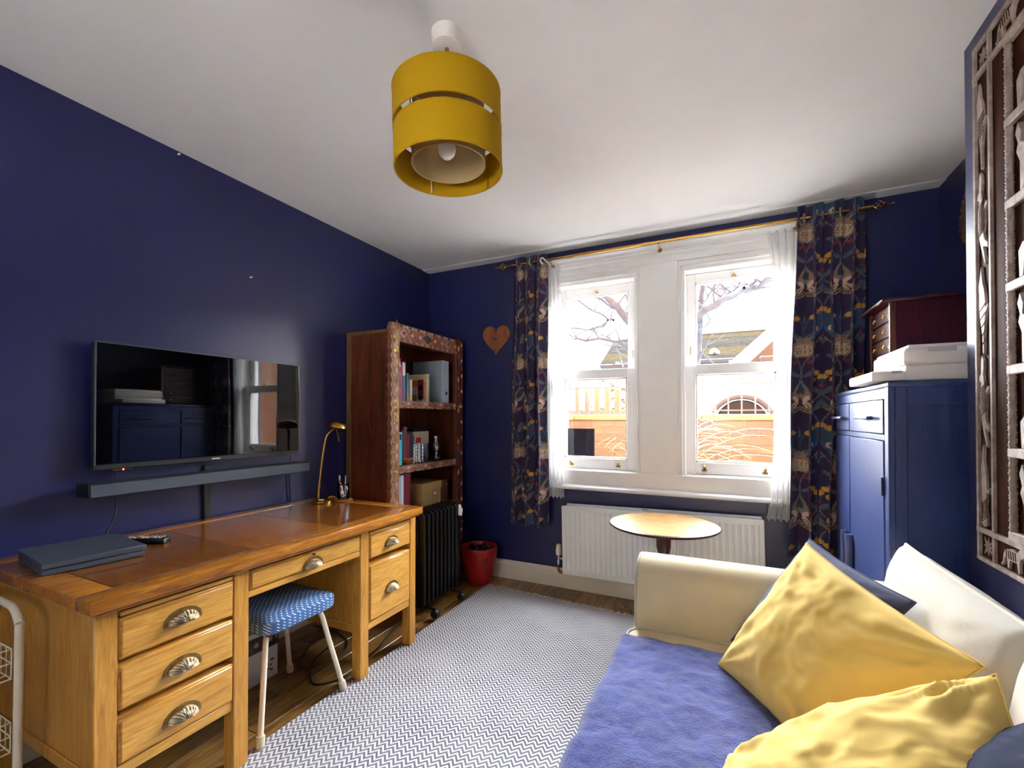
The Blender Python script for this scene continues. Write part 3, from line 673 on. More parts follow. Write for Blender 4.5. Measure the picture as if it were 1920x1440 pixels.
fs_ = obj('front_stile', MB().box(BX - 0.035, BX, BY0 + 0.008, BY0 + 0.085, 0, 1.868, 0.003), M_CARVE, bc)
fs2 = obj('front_stile', MB().box(BX - 0.035, BX, BY1 - 0.10, BY1, 0, 1.868, 0.003), M_CARVED_D, bc)
tr1 = obj('top_rail', MB().box(BX - 0.033, BX - 0.002, BY0 + 0.085, BY1 - 0.10, 1.752, 1.868, 0.003), M_CARVE, bc)
rails = [obj('shelf_rail', MB().box(BX - 0.03, BX - 0.001, BY0 + 0.085, BY1 - 0.10, z0, z1, 0.003), M_CARVE, bc) for (z0, z1) in ((1.315, 1.366), (0.884, 0.934), (0.552, 0.605), (0.02, 0.09))]
def pyr(a, b_, h, mat):
    return mesh_of('inlay', MB().add([(0, a, 0), (0, 0, b_), (0, -a, 0), (0, 0, -b_), (h, 0, 0)], [(0, 1, 4), (1, 2, 4), (2, 3, 4), (3, 0, 4)]), mat)
IC = [cmat(c, 0.4) for c in ((150, 60, 50), (60, 56, 70), (186, 136, 70), (170, 150, 150), (110, 110, 60), (196, 160, 120))]
def tooth(a, b_, h, mat):   # triangular notch piece pointing in -y
    return mesh_of('tooth', MB().add([(0, 0, b_), (0, 0, -b_), (0, -a, 0), (h, 0, b_), (h, 0, -b_), (h, -a, 0)], [(0, 1, 2), (3, 5, 4), (0, 2, 5, 3), (2, 1, 4, 5), (1, 0, 3, 4)]), mat)
T1 = tooth(0.015, 0.027, 0.03, M_CARVE); T1b = tooth(0.020, 0.012, 0.006, IC[2])
for k in range(30):
    z = 0.05 + k * 0.0615
    inst('tooth', T1, fs_, (BX - 0.031, BY0 + 0.010, z))
    inst('tooth', T1b, fs_, (BX, BY0 + 0.030, z))
    inst('inlay', pyr(0.017, 0.029, 0.007, [IC[3], IC[5], M_CARVE][k % 3]), fs_, (BX, BY0 + 0.056, z + 0.03))
    inst('inlay', pyr(0.020, 0.029, 0.009, [IC[2], M_CARVED_D, IC[1], IC[0]][k % 4]), fs2, (BX, BY1 - 0.066, z + 0.03))
    inst('inlay', pyr(0.013, 0.020, 0.009, [M_CARVED_D, IC[5]][k % 2]), fs2, (BX, BY1 - 0.022, z))
nd = 8
for k in range(nd):
    y = BY0 + 0.125 + k * (BY1 - BY0 - 0.25) / (nd - 1)
    if k == 3:
        inst('inlay', pyr(0.058, 0.034, 0.012, IC[1]), tr1, (BX - 0.002, y, 1.81)); continue
    inst('inlay', pyr(0.040, 0.032, 0.010, [IC[3], IC[0], IC[0]][k % 3]), tr1, (BX - 0.002, y, 1.81))
    inst('inlay', pyr(0.022, 0.018, 0.012, [IC[0], IC[5], IC[3]][k % 3]), tr1, (BX + 0.003, y, 1.81))
for k in range(22):
    y = BY0 + 0.10 + k * 0.031
    inst('inlay', pyr(0.013, 0.011, 0.008, IC[(k * 2 + 1) % 6]), tr1, (BX - 0.002, y, 1.856))
    inst('inlay', pyr(0.013, 0.010, 0.008, IC[(k * 3) % 6]), tr1, (BX - 0.002, y + 0.01, 1.764))
for ri, (zc, zl) in enumerate(((1.343, 1.321), (0.911, 0.890), (0.58, 0.558))):
    for k in range(11):
        y = BY0 + 0.115 + k * 0.0625
        inst('inlay', pyr(0.028, 0.015, 0.006, [M_CARVE, IC[3], IC[0]][k % 3]), rails[ri], (BX - 0.001, y, zc + 0.004))
    for k in range(18):
        inst('inlay', pyr(0.014, 0.006, 0.006, IC[(2, 1, 5)[k % 3]]), rails[ri], (BX - 0.001, BY0 + 0.10 + k * 0.038, zl))
for (y, z, p) in ((BY0 + 0.047, 1.79, fs_), (BY0 + 0.047, 1.705, fs_), (BY0 + 0.047, 1.34, fs_), (BY0 + 0.047, 1.255, fs_), (BY1 - 0.05, 1.34, fs2), (BY0 + 0.047, 0.90, fs_)):
    bp = obj('metal_boss', MB().box(BX, BX + 0.003, y - 0.024, y + 0.024, z - 0.030, z + 0.030, 0.001), M_ANTIQ, p)
    obj('stud', MB().lathe([(0.012, 0), (0.010, 0.006), (0.004, 0.010), (0, 0.011)], (BX + 0.003, y, z), 12, Matrix.Rotation(PI / 2, 4, 'Y')), M_NICKEL, p)

def book(y0, y1, z0, h, depth, rgb, label, xf=-1.958, name='book', cat='book', pages=True, group=None, lean=0.0):
    t = thing(name, (xf - depth / 2, (y0 + y1) / 2, z0), label, cat, group)
    m = cmat(rgb); Ml_ = Matrix.Translation((xf, y0, z0)) @ Matrix.Rotation(lean, 4, 'X') @ Matrix.Translation((-xf, -y0, -z0))
    c = MB().box(xf - 0.003, xf, y0, y1, z0, z0 + h).box(xf - depth, xf - 0.003, y0, y0 + 0.0025, z0, z0 + h).box(xf - depth, xf - 0.003, y1 - 0.0025, y1, z0, z0 + h)
    obj('cover', c.xf(Ml_), m, t)
    if pages: obj('pages', MB().box(xf - depth + 0.004, xf - 0.003, y0 + 0.0025, y1 - 0.0025, z0 + 0.003, z0 + h - 0.003).xf(Ml_), M_PAPER, t)
    return t
Z1 = 1.3665
g = 'books on the upper bookcase shelf'
book(2.318, 2.330, Z1, 0.265, 0.20, (70, 60, 40), 'thin olive book at the left end of the upper shelf', group=g)
book(2.331, 2.345, Z1, 0.285, 0.20, (190, 110, 50), 'orange and brown book next to the magenta one, upper shelf', group=g)
t = book(2.346, 2.364, Z1, 0.282, 0.20, (214, 30, 96), 'tall magenta book on the upper bookcase shelf', group=g)
for k in range(4): obj('spine_patch', MB().box(-1.958, -1.9575, 2.348, 2.362, Z1 + 0.03 + k * 0.065, Z1 + 0.06 + k * 0.065), [IC[0], M_BLACK, IC[2], M_PAPER][k], t)
book(2.366, 2.378, Z1, 0.24, 0.19, (196, 150, 170), 'thin pale pink book on the upper bookcase shelf', group=g)
t = book(2.382, 2.414, Z1, 0.262, 0.20, (110, 120, 152), 'grey-blue book with pale top on the upper bookcase shelf', group=g)
obj('spine_patch', MB().box(-1.958, -1.9575, 2.384, 2.412, Z1 + 0.17, Z1 + 0.258), M_PAPER, t)
t = book(2.428, 2.452, Z1, 0.19, 0.17, (96, 150, 160), 'teal paperback with cream foot on the upper bookcase shelf', group=g)
obj('spine_patch', MB().box(-1.958, -1.9575, 2.429, 2.451, Z1 + 0.002, Z1 + 0.05), M_KRAFT, t)
book(2.462, 2.486, Z1, 0.148, 0.14, (220, 196, 186), 'small cream paperback next to the teal one, upper shelf', group=g)
# picture-cover notebook with spiral
nb = thing('spiral_notebook', (-2.04, 2.69, Z1), 'spiral notebook with a colourful picture cover, in front of the grey box file', 'notebook')
yN = 2.668
obj('cover', MB().box(-2.13, -1.965, yN, yN + 0.018, Z1, Z1 + 0.205), cmat((226, 202, 150)), nb)
for (a0, a1, c0, c1, cc) in ((-2.128, -2.05, 0.11, 0.16, (190, 110, 40)), (-2.05, -1.998, 0.02, 0.165, (120, 20, 70)), (-2.128, -2.06, 0.005, 0.055, (150, 140, 40)), (-2.045, -2.01, 0.01, 0.05, (190, 190, 220)), (-2.04, -2.005, 0.09, 0.125, (210, 150, 60)), (-2.09, -2.06, 0.055, 0.10, (180, 190, 200)), (-1.998, -1.975, 0.005, 0.15, (206, 140, 110))):
    obj('cover_print', MB().box(a0, a1, yN - 0.0006, yN, Z1 + c0, Z1 + c1), cmat(cc), nb)
obj('back_cover', MB().box(-2.13, -1.965, yN + 0.02, yN + 0.034, Z1, Z1 + 0.212), cmat((80, 130, 140)), nb)
for k in range(16): obj('spiral_ring', MB().tube([(-1.966 + 0.008 * math.cos(a), yN + 0.017 + 0.014 * math.sin(a), Z1 + 0.012 + k * 0.012) for a in [2 * PI * q / 10 for q in range(11)]], 0.0014, 5), M_CHROME, nb)
bf = thing('box_file', (-2.08, 2.88, Z1), 'large grey box file at the right end of the upper shelf', 'file')
obj('body', MB().box(-2.235, -1.958, 2.842, 2.930, Z1, Z1 + 0.325, 0.004), paint('grey_board', (150, 164, 178), 0.6, var=0.03), bf)
obj('spine', MB().box(-1.958, -1.953, 2.842, 2.930, Z1, Z1 + 0.325, 0.002), paint('pale_board', (176, 192, 210), 0.6, var=0.03), bf)
obj('finger_hole', MB().lathe([(0.014, 0), (0.014, 0.001), (0.011, 0.0015), (0, 0.0015)], (-1.953, 2.898, Z1 + 0.075), 16, Matrix.Rotation(PI / 2, 4, 'Y')), M_BLACK, bf)
for (xx, zz) in ((-2.01, 0.20), (-2.025, 0.18), (-2.02, 0.14), (-2.005, 0.125)):
    obj('rivet', MB().lathe([(0.003, 0), (0, 0.001)], (xx, 2.842, Z1 + zz), 8, Matrix.Rotation(PI / 2, 4, 'X')), M_BLACK, bf)
Z2 = 0.9345
g = 'books on the middle bookcase shelf'
book(2.318, 2.340, Z2, 0.20, 0.16, (206, 176, 90), 'yellow book at the left end of the middle shelf', group=g, xf=-1.956)
t = book(2.344, 2.378, Z2, 0.222, 0.17, (70, 180, 216), 'bright cyan book on the middle shelf', group=g, xf=-1.956)
obj('spine_patch', MB().box(-1.956, -1.9555, 2.352, 2.370, Z2 + 0.17, Z2 + 0.21), M_BLACK, t)
book(2.382, 2.394, Z2, 0.235, 0.17, (30, 60, 50), 'thin dark green book on the middle shelf', group=g)
book(2.396, 2.430, Z2, 0.258, 0.19, (104, 26, 62), 'thick plum-coloured book on the middle shelf', group=g)
book(2.433, 2.460, Z2, 0.205, 0.17, (120, 26, 44), 'crimson book right of the plum book, middle shelf', group=g)
book(2.463, 2.490, Z2, 0.20, 0.17, (44, 46, 58), 'charcoal book right of the crimson book, middle shelf', group=g)
def tin(x, y, rgb, lb, h=0.095):
    t = thing('drink_tin', (x, y, Z2 + 0.10), lb, 'tin', 'tins on the middle shelf')
    obj('can', MB().lathe([(0, 0), (0.026, 0.0), (0.029, 0.004), (0.029, h - 0.006), (0.026, h), (0, h - 0.002)], (x, y, Z2 + 0.10), 24), cmat(rgb, 0.35), t, True)
    obj('print_band', MB().lathe([(0.0293, h * 0.55), (0.0293, h * 0.85)], (x, y, Z2 + 0.10), 24), cmat((210, 200, 190) if rgb[0] > 150 else (190, 40, 40), 0.35), t, True)
tag(obj('riser_block', MB().box(-2.20, -2.045, 2.515, 2.80, Z2, Z2 + 0.098, 0.003), M_BLACK), 'dark block behind the cut-glass dish on the middle shelf', 'box')
tin(-2.085, 2.555, (190, 60, 40), 'red and cream tin behind the cut-glass dish')
tin(-2.085, 2.625, (40, 110, 180), 'blue and red tin behind the cut-glass dish')
rd = thing('small_radio', (-2.15, 2.77, Z2 + 0.098), 'cream and red boxed gadget at the back of the middle shelf', 'box')
obj('case', MB().box(-2.24, -2.09, 2.67, 2.86, Z2 + 0.118, Z2 + 0.215, 0.003), cmat((206, 196, 180)), rd)
obj('stand', MB().box(-2.23, -2.10, 2.68, 2.85, Z2 + 0.0985, Z2 + 0.118), M_BLACK, rd)
obj('red_panel', MB().box(-2.09, -2.0892, 2.70, 2.76, Z2 + 0.13, Z2 + 0.17), cmat((180, 40, 40)), rd)
obj('lid', MB().box(-2.245, -2.085, 2.665, 2.865, Z2 + 0.215, Z2 + 0.235, 0.002), M_BLACK, rd)
# cut-glass dish: knobbly glass drum
def dishP(u, v):
    a = 2 * PI * u; r = 0.088 + 0.007 * math.cos(16 * a) * (0.6 + 0.4 * math.cos(v * 5 * 2 * PI))
    return (-1.995 + r * 0.42 * math.cos(a), 2.615 + r * math.sin(a), Z2 + 0.002 + 0.128 * v)
gm = NT('cut_glass')
M_CUT = gm.done(gm.n('ShaderNodeMixShader', {0: 0.45, 1: gm.n('ShaderNodeBsdfTransparent', {'Color': (0.75, 0.78, 0.82, 1)}).outputs[0], 2: gm.n('ShaderNodeBsdfGlossy', {'Color': (0.8, 0.82, 0.86, 1), 'Roughness': 0.12}).outputs[0]}))
gd = thing('cut_glass_dish', (-1.995, 2.615, Z2), 'knobbly cut-glass dish on the middle shelf', 'dish')
obj('bowl', MB().grid(dishP, 128, 31, True), M_CUT, gd, True)
obj('foot', MB().lathe([(0, 0), (0.034, 0.0), (0.036, 0.006), (0, 0.006)], (-1.995, 2.615, Z2), 24), M_CUT, gd)
wb_ = MB().lathe([(0, 0.0), (0.022, 0.0), (0.026, 0.003), (0.044, 0.018), (0.050, 0.036), (0.047, 0.047), (0.044, 0.047), (0.045, 0.036), (0.036, 0.018), (0, 0.008)], (-1.968, 2.435, Z2), 32)
tag(obj('wooden_bowl', wb_, wood('bowl_wood', (110, 46, 22), (150, 72, 38), None, (8, 8, 20), 0.3), None, True), 'small round brown wooden bowl in front of the books', 'bowl')
fg = thing('glass_ornament', (-2.03, 2.87, Z2), 'dark glass ornament at the right end of the middle shelf', 'ornament')
obj('body', MB().lathe([(0, 0), (0.035, 0), (0.03, 0.012), (0.012, 0.03), (0.018, 0.06), (0.03, 0.09), (0.022, 0.12), (0.012, 0.15), (0.02, 0.17), (0.008, 0.19), (0, 0.195)], (-2.03, 2.87, Z2), 20), M_CUT, fg, True)
Z3 = 0.6055
g = 'folders on the third bookcase shelf'
book(2.322, 2.340, Z3, 0.262, 0.22, (50, 70, 130), 'dark blue folder at the left end of the third shelf', group=g)
book(2.343, 2.366, Z3, 0.26, 0.22, (170, 186, 220), 'pale blue folder left of the white one, third shelf', group=g)
book(2.369, 2.398, Z3, 0.262, 0.22, (206, 210, 222), 'white folder with blue tint on the third shelf', group=g)
book(2.405, 2.468, Z3, 0.272, 0.24, (120, 16, 50), 'wide burgundy lever-arch folder on the third shelf', group=g)
kb = thing('archive_box', (-2.08, 2.73, Z3), 'beige card storage box with label holder on the third shelf', 'box')
obj('body', MB().box(-2.20, -1.965, 2.605, 2.842, Z3, Z3 + 0.155, 0.002), M_KRAFT, kb)
obj('lid', MB().box(-2.205, -1.960, 2.600, 2.847, Z3 + 0.12, Z3 + 0.172, 0.002), M_KRAFT, kb)
lh = obj('label_holder', MB().box(-1.965, -1.9625, 2.735, 2.785, Z3 + 0.068, Z3 + 0.104), M_ANTIQ, kb)
obj('label_card', MB().box(-1.9625, -1.9615, 2.741, 2.779, Z3 + 0.074, Z3 + 0.098), M_PAPER, lh)
for i, (y0, cc) in enumerate(((2.862, (130, 78, 44)), (2.906, (110, 66, 38)))):
    n2 = thing('wirebound_book', (-2.06, y0 + 0.018, Z3), ('brown wirebound book beside the beige box' if i == 0 else 'dark brown wirebound book at the right end of the third shelf'), 'notebook', 'wirebound books on the third shelf')
    obj('cover', MB().box(-2.15, -1.968, y0, y0 + 0.034, Z3, Z3 + 0.165, 0.001), cmat(cc), n2)
    for k in range(12): obj('spiral_ring', MB().tube([(-1.968 + 0.007 * math.cos(a), y0 + 0.017 + 0.012 * math.sin(a), Z3 + 0.012 + k * 0.0125) for a in [2 * PI * q / 8 for q in range(9)]], 0.0014, 5), M_CHROME, n2)

# ================================================================== OIL HEATER
oh = thing('oil_heater', (-1.755, 2.45, 0), 'black finned oil heater on castors between desk and bookcase', 'heater')
finp = []
for k in range(64):
    t_ = k / 63
def fin_outline():
    pts = []
    w, z0, z1, r = 0.078, 0.075, 0.655, 0.035
    for (cx, cz, a0) in ((w - r, z0 + r, -90), (w - r, z1 - r, 0), (-w + r, z1 - r, 90), (-w + r, z0 + r, 180)):
        for q in range(7):
            a = math.radians(a0 + 15 * q); pts.append((cx + r * math.cos(a), cz + r * math.sin(a)))
    return pts
fo = fin_outline()
fm_ = MB().prism(fo, 'y', -0.004, 0.004)
fm_.prism([(p[0] * 0.55, 0.365 + (p[1] - 0.365) * 0.93) for p in fo], 'y', -0.013, 0.013)
for zz in (0.115, 0.615):
    fm_.lathe([(0.030, -0.024), (0.034, -0.016), (0.034, 0.016), (0.030, 0.024)], (0.0, 0, zz), 18, Matrix.Rotation(PI / 2, 4, 'X'))
# rolled front edge tube
fm_.tube(bez([(0.076, 0, 0.10), (0.080, 0, 0.14), (0.080, 0, 0.59), (0.070, 0, 0.64), (0.03, 0, 0.655), (-0.05, 0, 0.655)], 6), 0.0095, 8)
fin = mesh_of('fin', fm_, M_BLACKM, 'auto')
for k in range(9): inst('fin', fin, oh, (-1.765, 2.262 + k * 0.045, 0))
obj('control_head', MB().box(-1.83, -1.70, 2.645, 2.70, 0.10, 0.66, 0.012, 2), M_BLACKM, oh)
for yy in (2.30, 2.60):
    ax = obj('axle_bracket', MB().tube([(-1.862, yy, 0.068), (-1.63, yy, 0.068)], 0.008, 8).box(-1.80, -1.73, yy - 0.02, yy + 0.02, 0.062, 0.085), M_BLACKM, oh)
    for xx in (-1.862, -1.63):
        obj('castor', MB().lathe([(0.0, -0.018), (0.024, -0.018), (0.028, -0.012), (0.028, 0.012), (0.024, 0.018), (0, 0.018)], (xx, yy, 0.029 + (0.011 if xx > -1.7 else 0)), 18, Matrix.Rotation(PI / 2, 4, 'X')).tube([(xx, yy, 0.03), (xx, yy, 0.072)], 0.006, 6), M_BLACK, ax)
obj('hang_tag', MB().prism([(2.655, 0.575), (2.70, 0.56), (2.715, 0.60), (2.68, 0.645), (2.66, 0.645)], 'x', -1.69, -1.689), M_PAPER, oh)

# ================================================================== RED POT
PX, PY = -1.705, 2.975
pt = thing('plant_pot', (PX, PY, 0), 'glossy red glazed plant pot on the floor by the bookcase', 'pot')
obj('pot_body', MB().lathe([(0, 0.0), (0.082, 0.0), (0.088, 0.006), (0.112, 0.08), (0.130, 0.17), (0.139, 0.25), (0.141, 0.272), (0.138, 0.280), (0.126, 0.280), (0.122, 0.268), (0.118, 0.22), (0, 0.21)], (PX, PY, 0.0), 48), M_RED, pt, True)
random.seed(11)
for k in range(40):
    a = random.uniform(0, 6.28); r = 0.108 * math.sqrt(random.random()); s = random.uniform(0.012, 0.024)
    Mx = Matrix.Translation((PX + r * math.cos(a), PY + r * math.sin(a), 0.235 + random.uniform(-0.01, 0.02))) @ Matrix.Rotation(random.uniform(0, 3), 4, Vector((random.random(), random.random(), 0.3)).normalized()) @ Matrix.Scale(s, 4)
    obj('pebble', MB().lathe([(0, -0.7), (0.7, -0.5), (1, 0.0), (0.6, 0.5), (0, 0.7)], (0, 0, 0), 6).xf(Mx), M_SOIL, pt, False)
obj('gold_mark', MB().lathe([(0.0, 0.002), (0.012, 0.001)], (0, 0, 0), 12).xf(Matrix.Translation((PX + 0.11, PY - 0.085, 0.205)) @ Matrix.Rotation(math.radians(-52) + PI / 2 - PI / 2, 4, 'Z') @ Matrix.Rotation(math.radians(83), 4, 'Y')), M_BRASS, pt, True)

# ================================================================== HEART CLOCK
ck = thing('heart_clock', (-1.65, YB, 1.76), 'brown wooden heart-shaped wall clock left of the curtain', 'clock')
hp = []
for k in range(60):
    t_ = 2 * PI * k / 60
    hx = 16 * math.sin(t_) ** 3; hz = 13 * math.cos(t_) - 5 * math.cos(2 * t_) - 2 * math.cos(3 * t_) - math.cos(4 * t_)
    hp.append((-1.65 + hx * 0.0076, 1.885 + hz * 0.0083))
obj('heart_plate', MB().prism(hp, 'y', YB - 0.012, YB - 0.001), M_CLOCK, ck, False)
yc_ = YB - 0.0135
obj('hour_hand', MB().add([(-1.655, yc_, 1.873), (-1.655, yc_, 1.881), (-1.70, yc_, 1.899), (-1.703, yc_, 1.896)], [(0, 1, 2, 3)]), M_BLACK, ck, False)
obj('minute_hand', MB().add([(-1.66, yc_, 1.872), (-1.652, yc_, 1.876), (-1.624, yc_, 1.897), (-1.627, yc_, 1.899)], [(0, 1, 2, 3)]), M_BLACK, ck, False)
obj('second_hand', MB().add([(-1.65, yc_, 1.879), (-1.648, yc_, 1.878), (-1.70, yc_, 1.838), (-1.701, yc_, 1.839)], [(0, 1, 2, 3)]), M_BLACK, ck, False)
obj('hub', MB().lathe([(0.006, 0), (0.005, 0.003), (0, 0.004)], (-1.65, YB - 0.012, 1.877), 12, Matrix.Rotation(PI / 2, 4, 'X')), M_BLACK, ck)
MT = cmat((60, 24, 24))
for (s_, dx, dz) in (('12', -0.016, 0.055), ('3', 0.092, 0.005), ('6', -0.012, -0.085), ('9', -0.098, -0.012)):
    text('numeral', s_, 0.036, (-1.65 + dx, YB - 0.0125, 1.877 + dz), (PI / 2, 0, 0), MT, ck)

# ================================================================== CURTAINS
CP = {k: np.array(lin(v)[:3]) for k, v in dict(base=(40, 24, 58), base2=(34, 26, 64), taupe=(128, 106, 88), cream=(186, 158, 134), teal=(34, 66, 88), blue=(52, 70, 118), ochre=(184, 132, 48), red=(124, 36, 38), grey=(92, 92, 106), dark=(22, 14, 32), pink=(196, 164, 158)).items()}
def print_pattern(S, V):
    """flat printed flowers, evaluated per vertex of the cloth (s across, v up, metres)"""
    TU, TV = 0.34, 0.66
    u = np.mod(S, TU); u = np.minimum(u, TU - u); v = np.mod(V, TV)
    n = len(S); col = np.tile(CP['base'], (n, 1))
    wv = 0.5 + 0.5 * np.sin(S * 40) * np.sin(V * 13); col = col * (1 - 0.35 * wv[:, None]) + CP['base2'] * (0.35 * wv[:, None])
    def put(mask, c): col[mask] = CP[c]
    def ell(cu, cv, a, b, rot=0.0, dv=0.0):
        du = u - cu; d_ = v - cv; d_ = (d_ + TV / 2) % TV - TV / 2
        c, s = math.cos(rot), math.sin(rot); x = du * c + d_ * s; y = -du * s + d_ * c
        return (x / a) ** 2 + (y / b) ** 2
    def vine(f, w, c, lo=0, hi=TV): put((np.abs(u - f(v)) < w) & (v > lo) & (v < hi), c)
    vine(lambda t: 0.085 + 0.06 * np.sin(2 * PI * t / TV), 0.0035, 'teal')
    vine(lambda t: 0.085 + 0.062 * np.sin(2 * PI * t / TV + 2.2), 0.003, 'grey')
    vine(lambda t: 0.05 + 0.035 * np.sin(4 * PI * t / TV + 1.0), 0.0022, 'taupe')
    # peacock feather
    put(ell(0.062, 0.215, 0.040, 0.085, 0.35) < 1, 'blue'); put(ell(0.064, 0.21, 0.028, 0.068, 0.35) < 1, 'teal')
    put(ell(0.060, 0.190, 0.016, 0.018) < 1, 'cream'); put(ell(0.060, 0.188, 0.007, 0.008) < 1, 'dark')
    # pomegranate with seeds and crown
    put(ell(0.135, 0.075, 0.036, 0.047) < 1, 'taupe'); e = ell(0.138, 0.070, 0.024, 0.034); put(e < 1, 'cream')
    put((e < 0.8) & (np.sin(S * 900) * np.sin(V * 900) > 0.25), 'dark')
    for r in (-0.5, 0, 0.5): put(ell(0.135 + 0.02 * math.sin(r), 0.128, 0.006, 0.022, -r) < 1, 'taupe')
    # lily: five petals
    for i, r in enumerate((-1.0, -0.5, 0.0, 0.5, 1.0)):
        cu, cv = 0.095 + 0.042 * math.sin(r), 0.365 + 0.042 * math.cos(r)
        put(ell(cu, cv, 0.0135, 0.046, -r) < 1, 'dark'); put(ell(cu, cv, 0.011, 0.043, -r) < 1, 'cream' if i % 2 else 'taupe'); put(ell(cu, cv, 0.0025, 0.03, -r) < 1, 'dark')
    put(ell(0.095, 0.348, 0.018, 0.014) < 1, 'blue')
    # bird-like pale shape
    put(ell(0.145, 0.50, 0.024, 0.062, -0.35) < 1, 'taupe'); put(ell(0.150, 0.515, 0.014, 0.04, -0.35) < 1, 'teal'); put(ell(0.125, 0.452, 0.010, 0.018, 0.5) < 1, 'pink')
    e = ell(0.150, 0.515, 0.014, 0.04, -0.35); put((e < 1) & (np.sin(V * 700 + S * 300) > 0.4), 'dark')
    # berries
    for (a, b_) in ((0.03, 0.30), (0.055, 0.285), (0.03, 0.575), (0.062, 0.560), (0.050, 0.600), (0.115, 0.255)): put(ell(a, b_, 0.0135, 0.0145) < 1, 'ochre')
    # leaves
    for (a, b_, r) in ((0.03, 0.42, 0.7), (0.045, 0.50, -0.8), (0.11, 0.60, 0.9), (0.02, 0.11, -0.6), (0.07, 0.02, 1.0), (0.155, 0.26, -0.2), (0.10, 0.16, 1.2)):
        put(ell(a, b_, 0.011, 0.036, r) < 1, 'grey'); put(ell(a, b_, 0.0075, 0.030, r) < 1, 'teal'); put(ell(a, b_, 0.0018, 0.028, r) < 1, 'taupe')
    for (a, b_) in ((0.02, 0.235), (0.16, 0.40), (0.08, 0.47), (0.12, 0.0), (0.02, 0.52)):
        put(ell(a, b_, 0.008, 0.010) < 1, 'red'); put(ell(a + 0.012, b_ + 0.004, 0.006, 0.007) < 1, 'red')
    return col
def clothmat():
    t = NT('printed_cotton')
    at = t.n('ShaderNodeAttribute', attribute_name='print')
    v = t.coord(); w = t.noise(v, 900, 2)
    p = t.n('ShaderNodeBsdfPrincipled', {'Base Color': at.outputs[0], 'Roughness': 0.75, 'Normal': t.bump(w, 0.15, 0.002), 'Sheen Weight': 0.15, 'Specular IOR Level': 0.3})
    return t.done(p)
M_CLOTH = clothmat()
def drape(name, x0t, x1t, x0b, x1b, ztop, zbot, yc, folds, amp, parent, phase=0.0, unfold=1.7, res=0.0045, right=False):
    Wd = abs(x1t - x0t) * unfold; nu = int(Wd / res); nv = int((ztop - zbot) / res)
    us = np.linspace(0, 1, nu); vs = np.linspace(0, 1, nv)
    Ug, Vg = np.meshgrid(us, vs); U = Ug.ravel(); Vv = Vg.ravel()
    ph = 2 * PI * folds * U + phase
    sway = 0.35 * np.sin(3.1 * Vv + U * 5)
    Y = yc + amp * (np.sin(ph + sway * 0.6) * (0.75 + 0.25 * np.cos(2.0 * U * PI)) + 0.22 * np.sin(2 * ph + 1.3 + Vv * 2)) * (0.82 + 0.12 * (1 - Vv))
    k = 0.018 * np.sin(2 * ph) * (1.0)
    X = (x0b + (x1b - x0b) * U) * (1 - Vv) + (x0t + (x1t - x0t) * U) * Vv + k * 0.7 + 0.006 * np.sin(9 * Vv + 7 * U)
    Z = zbot + (ztop - zbot) * Vv + 0.006 * np.sin(ph) * (1 - Vv) + 0.010 * np.sin(ph + 0.5) * (Vv > 0.0) * Vv ** 12
    org = ORG[parent]
    co = np.stack([X - org[0], Y - org[1], Z - org[2]], 1)
    idx = np.arange(nu * nv).reshape(nv, nu)
    f = np.stack([idx[:-1, :-1], idx[:-1, 1:], idx[1:, 1:], idx[1:, :-1]], -1).reshape(-1, 4)
    me = bpy.data.meshes.new(name); me.from_pydata(co.tolist(), [], f.tolist()); me.shade_smooth()
    c = print_pattern(U * Wd + (0.1 if right else 0.0), Vv * (ztop - zbot) + 0.2)
    at = me.color_attributes.new('print', 'FLOAT_COLOR', 'POINT')
    at.data.foreach_set('color', np.concatenate([c, np.ones((len(c), 1))], 1).astype(np.float32).ravel())
    me.materials.append(M_CLOTH)
    o = bpy.data.objects.new(name, me); COL.objects.link(o); o.parent = parent; ORG[o] = org
    sm = o.modifiers.new('thickness', 'SOLIDIFY'); sm.thickness = 0.002
    return o
YR = 3.036; ZR = 2.402
cl = thing('curtain', (-1.33, YR, 0.46), 'dark floral curtain hanging beside the heart clock', 'curtain', 'floral curtains')
drape('cloth', -1.455, -1.185, -1.50, -1.175, 2.448, 0.462, YR, 3.2, 0.046, cl, 0.4, 1.9)
cr = thing('curtain', (0.53, YR, 0.45), 'dark floral curtain hanging beside the blue cabinet', 'curtain', 'floral curtains')
drape('cloth', 0.385, 0.695, 0.325, 0.690, 2.468, 0.45, YR - 0.002, 3.6, 0.046, cr, -0.9, 2.0, right=True)
for (p, xs) in ((cl, (-1.40, -1.30, -1.21)), (cr, (0.41, 0.50, 0.58, 0.66))):
    for xx in xs:
        obj('eyelet', MB().lathe([(0.017, -0.004), (0.024, -0.004), (0.026, 0), (0.024, 0.004), (0.017, 0.004), (0.017, -0.004)], (xx, YR, ZR), 18, Matrix.Rotation(PI / 2, 4, 'Y') @ Matrix.Rotation(0.3, 4, 'X')), M_WHITE if xx in (-1.21,) else M_NICKEL, p)
obj('eyelet', MB().lathe([(0.017, -0.004), (0.025, -0.004), (0.028, 0), (0.025, 0.004), (0.017, 0.004), (0.017, -0.004)], (-1.185, YR - 0.004, ZR - 0.002), 20, Matrix.Rotation(PI / 2 - 0.7, 4, 'Y')), M_WHITE, cl)
rod = thing('curtain_rod', (-0.4, YR, ZR), 'long thin brass curtain rod above the windows', 'curtain rod')
obj('pole', MB().cyl((-1.50, YR, ZR), (0.72, YR, ZR), 0.0085, 14), M_BRASS, rod)
obj('pole_sleeve', MB().cyl((-1.02, YR, ZR), (-0.45, YR, ZR), 0.0098, 14), M_BRASS, rod)
